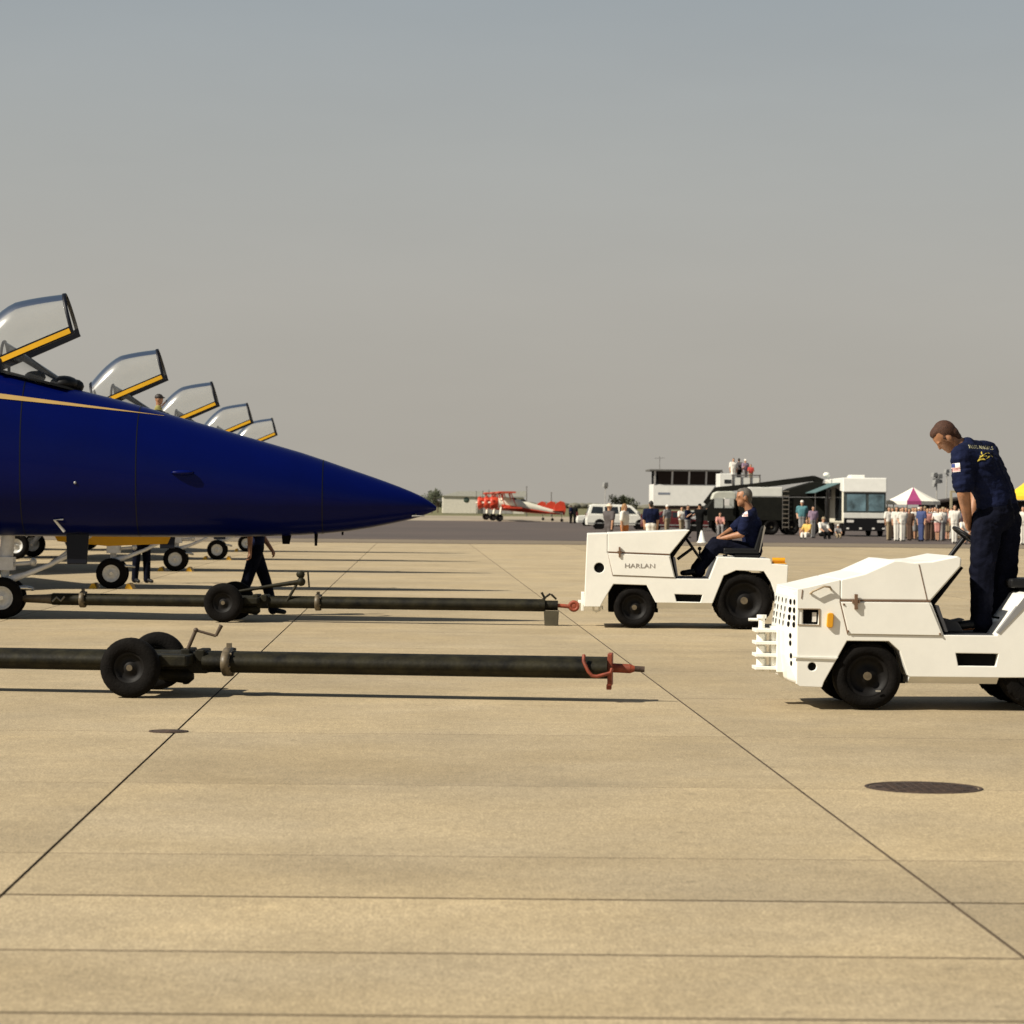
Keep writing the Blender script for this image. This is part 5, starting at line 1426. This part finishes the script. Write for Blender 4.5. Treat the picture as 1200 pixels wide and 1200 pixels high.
# trees
LEAF = mat('dull_green_leaves', (0.075, 0.085, 0.045), 0.85, var=.35, nscale=.6)
BARK = mat('grey_bark', (0.12, 0.09, 0.06), 0.9)
def tree(px, Y, h, w, label, seed):
    rnd = random.Random(seed)
    t = thing('tree', label, 'tree', ground(px, Y), rnd.random() * 6, 'trees on the horizon')
    m = MB(); m.tube([(0, 0, 0), (.05, 0, h * .3), (0, .1, h * .6)], [h * .035, h * .028, h * .015], 8)
    cl = []
    for i in range(11):
        a = rnd.random() * 6.28; r = w * (.15 + .5 * rnd.random()); z = h * (.38 + .5 * rnd.random())
        c = Vector((r * math.cos(a), r * math.sin(a), z)); cl.append((c, w * (.22 + .2 * rnd.random())))
        m.tube([(0, 0, h * .3), c * .6 + Vector((0, 0, h * .15)), c], [h * .015, h * .01, h * .005], 6)
    part('trunk', m, BARK, t)
    m = MB()
    for c, r in cl:
        for j in range(90):
            d = Vector((rnd.gauss(0, 1), rnd.gauss(0, 1), rnd.gauss(0, .8))).normalized() * r * rnd.random() ** .4
            p = c + d; s = w * .05 * (.6 + rnd.random()); u = Vector((rnd.gauss(0, 1), rnd.gauss(0, 1), rnd.gauss(0, 1))).normalized(); v = u.orthogonal().normalized()
            m.add([p + u * s, p + v * s, p - u * s, p - v * s], [(0, 1, 2, 3)])
    part('crown', m, LEAF, t)
tree(506, 560, 5.0, 2.6, 'bushy tree between the jet nose and the white hangar', 3)
tree(513, 600, 4.4, 2.2, 'smaller tree touching the left end of the white hangar', 4)
tree(726, 520, 3.6, 2.6, 'low brownish tree above the roof of the minivan', 5)
tree(738, 540, 4.0, 2.4, 'rounded tree just right of the one above the minivan', 6)
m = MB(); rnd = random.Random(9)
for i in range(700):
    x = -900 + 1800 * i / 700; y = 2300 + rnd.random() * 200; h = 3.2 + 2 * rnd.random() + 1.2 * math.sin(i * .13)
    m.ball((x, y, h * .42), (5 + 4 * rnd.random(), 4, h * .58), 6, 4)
wd = part('far_woods', m, mat('hazy_woods', (.17, .16, .12), .95, var=.3, nscale=.05), None); wd['kind'] = 'stuff'  # distance haze is mixed into the colour of the woods

# ------------------------------------------------------------------ people in the background
WSH = mat('white_shirt', (.74, .70, .62), .85, var=.08, nscale=6); GSH = mat('grey_cloth', (.24, .23, .22), .85); PKS = mat('pink_shirt', (.52, .24, .20), .85)
MAV = mat('mauve_shirt', (.26, .18, .25), .85); TEAL = mat('teal_shirt', (.07, .20, .22), .85); YEL = mat('yellow_shirt', (.62, .40, .10), .85); RED = mat('red_shirt', (.50, .05, .04), .85)
KHK = mat('khaki_cloth', (.30, .23, .14), .85); BRN = mat('brown_cloth', (.09, .05, .03), .85); BLU = mat('blue_cloth', (.04, .06, .16), .85); ORG = mat('orange_skirt', (.50, .16, .03), .85); DRS = mat('dark_grey_dress', (.07, .06, .06), .85); BLK = mat('black_cloth', (.005, .005, .005), .9, spec=.1)
STD = pose(1.75); FOLD = pose(1.74, ((.25, 1.9), (.25, 1.9))); CAMERA = pose(1.76, ((1.0, 1.6), (1.0, 1.6))); WALK = pose(1.74, ((.4, .3), (-.4, .3)), .3); HIPS = pose(1.78, ((-.5, 1.2), (-.5, 1.2)))
def sit(z=.45):
    J = {k: v.copy() for k, v in pose(1.72, ((.6, .6), (.6, .6)), 0, .12).items()}
    dz = z + .08 - J['pelvis'].z
    for k in J:
        if k != 'base': J[k].z += dz
    for sd, q in (('L', 1), ('R', -1)):
        J['hip' + sd].z = z + .07; J['kn' + sd] = J['hip' + sd] + Vector((.42, q * .06, .04)); J['an' + sd] = Vector((J['kn' + sd].x + .03, J['kn' + sd].y, .09)); J['to' + sd] = J['an' + sd] + Vector((.15, 0, -.05))
    return J
SEAT, CROUCH = sit(.46), sit(.16)


def bg(px, Y, P, rz, hair_m, sh, tr, label, hair='short', shorts=False, h=1.0, z0=0.0, girth=1.12, sleeve=True, skin=SKINP, group='spectators and crew in the background'):
    g0 = ground(px, Y)
    Jp, fc = placed({k: v * h for k, v in P.items()}, (g0.x, Y, z0), rz)
    return build_person(Jp, fc, hair_m, sh, tr, label, voxel=.024, hair=hair, shorts=shorts, s=.98 * h, girth=girth, short_sleeve=sleeve, skin=skin, group=group, hands=None)[0]


bg(714, 97, WALK, .9, mat('pale_straw_hat', (.70, .58, .44), .8), DRS, DRS, 'woman with pale hat and dark dress in front of the minivan', hair='hat', h=.985)
bg(732, 96, STD, -.5, HAIRY, WSH, ORG, 'woman with long blond hair and orange skirt in front of the minivan', hair='long', shorts=True, h=.985)
bg(763, 94, STD, 1.6, HAIRD, CLOTHN, WSH, 'dark-haired man in navy shirt seen from behind, right of the minivan', h=1.045)
bg(782, 150, STD, 2.2, WSH, GSH, KHK, 'person with white cap in grey shirt behind the far tractor hood', hair='cap')
bg(799, 152, FOLD, -1.2, HAIRB, WSH, KHK, 'person in white shirt left of the man in dark navy, below the control cabin', h=.95)
bg(806, 142, FOLD, -.6, HAIRD, CLOTHN, GSH, 'man in dark navy shirt and grey shorts below the control cabin', shorts=True)
bg(820, 128, CAMERA, 1.2, BLK, BLK, BLK, 'man in black cap and black clothes beside the crane truck cab', hair='cap', sleeve=False, h=1.02)
bg(669, 262, STD, 0, HAIRD, CLOTHN, BLK, 'person in dark clothes beside the red biplane tail', girth=1.7)
bg(674, 264, STD, 1, HAIRD, BLK, BLK, 'person in black standing between the biplane tail and the white car', girth=1.5)
bg(844, 158, SEAT, -1.6, HAIRB, PKS, GSH, 'person in pink shirt sitting in front of the crane truck cab')
bg(859, YP + .8, STD, -1.4, HAIRD, WSH, WSH, 'person in white standing leftmost on the platform', z0=zp(567.5) - .02)
bg(865.5, YP + 1.2, STD, 1.4, HAIRD, DRS, BLK, 'person in dark clothes standing on the platform beside the one in white', z0=zp(567.5) - .02)
bg(873, YP + 1.0, FOLD, -1.2, WSH, MAV, GSH, 'person with white cap and mauve shirt on the platform', hair='cap', z0=zp(567.5) - .02, h=.97)
bg(879.5, YP + .7, FOLD, -1.5, HAIRB, RED, KHK, 'short person in red shirt rightmost on the platform', z0=zp(567.5) - .02, h=.78)
bg(940, 150, HIPS, -1.7, WSH, TEAL, GSH, 'man in teal shirt and grey shorts standing by the crane truck wheel', hair='cap', shorts=True, h=1.16)
bg(953, 149, STD, -1.4, HAIRD, MAV, GSH, 'person in mauve shirt between the crane truck and the motorhome')
bg(947, 144, CROUCH, -2.2, HAIRY, YEL, WSH, 'person in yellow shirt sitting on the ground by the crane truck')
bg(964, 145, CROUCH, -1.2, KHK, WSH, BLK, 'person in white shirt and khaki cap crouching left of the motorhome', hair='cap', h=1.12)
bg(982, 149, CROUCH, -1.5, WSH, GSH, KHK, 'small figure with white cap crouching at the corner of the motorhome', hair='cap', h=.72)
crowd = [
    (1042, 141, STD, -1.2, HAIRD, WSH, KHK, 'spectator in white shirt and khaki trousers closest to the motorhome', 'short', False, 1.0),
    (1051, 138, STD, -1.6, HAIRB, WSH, WSH, 'spectator all in white left of centre under the striped tent', 'short', False, 1.0),
    (1058, 137, HIPS, -1.4, HAIRD, WSH, WSH, 'spectator all in white with elbows out, beside another in white', 'short', False, .98),
    (1066, 141, STD, -1.8, HAIRB, BRN, BRN, 'spectator in brown clothes under the striped tent', 'short', False, .95),
    (1073, 143, FOLD, -1.2, HAIRD, WSH, GSH, 'spectator in white shirt and grey shorts with folded arms beside the one in navy', 'short', True, 1.0),
    (1080, 138, STD, -2.2, HAIRD, BLU, BLU, 'spectator in plain blue shirt and trousers amid the crowd', 'short', False, 1.03),
    (1087, 140, FOLD, -1.5, HAIRY, PKS, BRN, 'blond spectator in pink shirt right of the one in blue', 'long', False, .96),
    (1093, 142, STD, -1.3, HAIRB, GSH, BRN, 'spectator in grey shirt and brown trousers amid the crowd', 'short', False, .99),
    (1099, 139, FOLD, -1.8, HAIRD, WSH, PKS, 'spectator in white shirt and pink shorts', 'short', True, .98),
    (1105, 141, STD, -1.2, KHK, WSH, GSH, 'spectator with khaki cap, white shirt and grey trousers', 'cap', False, 1.0),
    (1111, 143, FOLD, -1.6, HAIRB, PKS, KHK, 'spectator in pink shirt and khaki shorts', 'short', True, .97),
    (1119, 131, STD, -1.6, HAIRB, WSH, WSH, 'tallest spectator all in white, left of the standing man', 'short', False, 1.06),
    (1130, 128, SEAT, -1.4, HAIRD, WSH, GSH, 'spectator in white sitting low beside the standing man', 'short', True, .95),
    (1199, 128, STD, -1.6, HAIRD, WSH, WSH, 'spectator in white at the right edge behind the standing man', 'short', False, 1.04),
    (1046, 150, FOLD, -1.4, HAIRD, MAV, BRN, 'spectator in mauve shirt at the back beside the motorhome', 'short', False, .98),
    (1062, 151, STD, -1.4, HAIRG, PKS, KHK, 'grey-haired spectator in pink at the back under the tent', 'short', False, 1.0),
    (1077, 152, STD, -1.6, WSH, KHK, KHK, 'spectator with white cap and khaki shirt at the back', 'cap', False, 1.0),
    (1090, 151, STD, -1.5, HAIRD, RED, BRN, 'spectator in red shirt at the back under the tent', 'short', False, .98),
    (1102, 150, STD, -1.5, HAIRY, YEL, GSH, 'blond spectator in yellow shirt at the back', 'long', False, .96),
    (1056, 146, STD, -1.9, HAIRD, WSH, WSH, 'dark-haired spectator in white half hidden between the two all in white', 'short', False, .97),
    (1070, 147, FOLD, -1.1, HAIRB, WSH, BRN, 'spectator in white with folded arms behind the one in brown', 'short', False, 1.0),
    (1084, 145, STD, -2.0, KHK, WSH, KHK, 'spectator with khaki cap and white shirt just right of the one in blue', 'cap', False, 1.02),
    (1096, 147, HIPS, -1.3, HAIRD, WSH, WSH, 'spectator in white with elbows out behind the one in grey', 'short', False, 1.0),
    (1108, 147, STD, -1.7, HAIRY, WSH, PKS, 'blond spectator in white behind the one in pink and khaki', 'long', False, .98),
    (1115, 145, FOLD, -1.5, HAIRB, PKS, WSH, 'spectator in pink shirt and white trousers left of the tallest one in white', 'short', False, .98),
    (1124, 148, STD, -1.5, HAIRD, MAV, KHK, 'spectator in mauve shirt behind the tallest one in white', 'short', False, .97),
]
for px, Y, P, rz, hm, sh, tr, lb, hr, st, h in crowd:
    bg(px, Y, P, rz, hm, sh, tr, lb, hair=hr, shorts=st, h=h)
# folding chairs for those who sit
def folding_chair(px, Y, rz, label):
    t = thing('folding_chair', label, 'chair', ground(px, Y), rz, 'folding chairs')
    m = MB(); m.box(-.2, .22, -.22, .22, .40, .43); part('seat', m, GREYP, t)
    m = MB(); m.box(-.24, -.21, -.22, .22, .55, .85); part('backrest', m, GREYP, t)
    for y in (-.2, .2):
        m = MB(); m.tube([(.2, y, 0), (-.23, y, .88)], .014, 6); part('leg', m, POLE, t)
        m = MB(); m.tube([(-.24, y, 0), (.2, y, .41)], .014, 6); part('leg', m, POLE, t)
folding_chair(844, 158, -1.6, 'folding chair under the person in pink shirt by the truck cab')
folding_chair(1130, 128, -1.4, 'folding chair under the spectator in white beside the standing man')
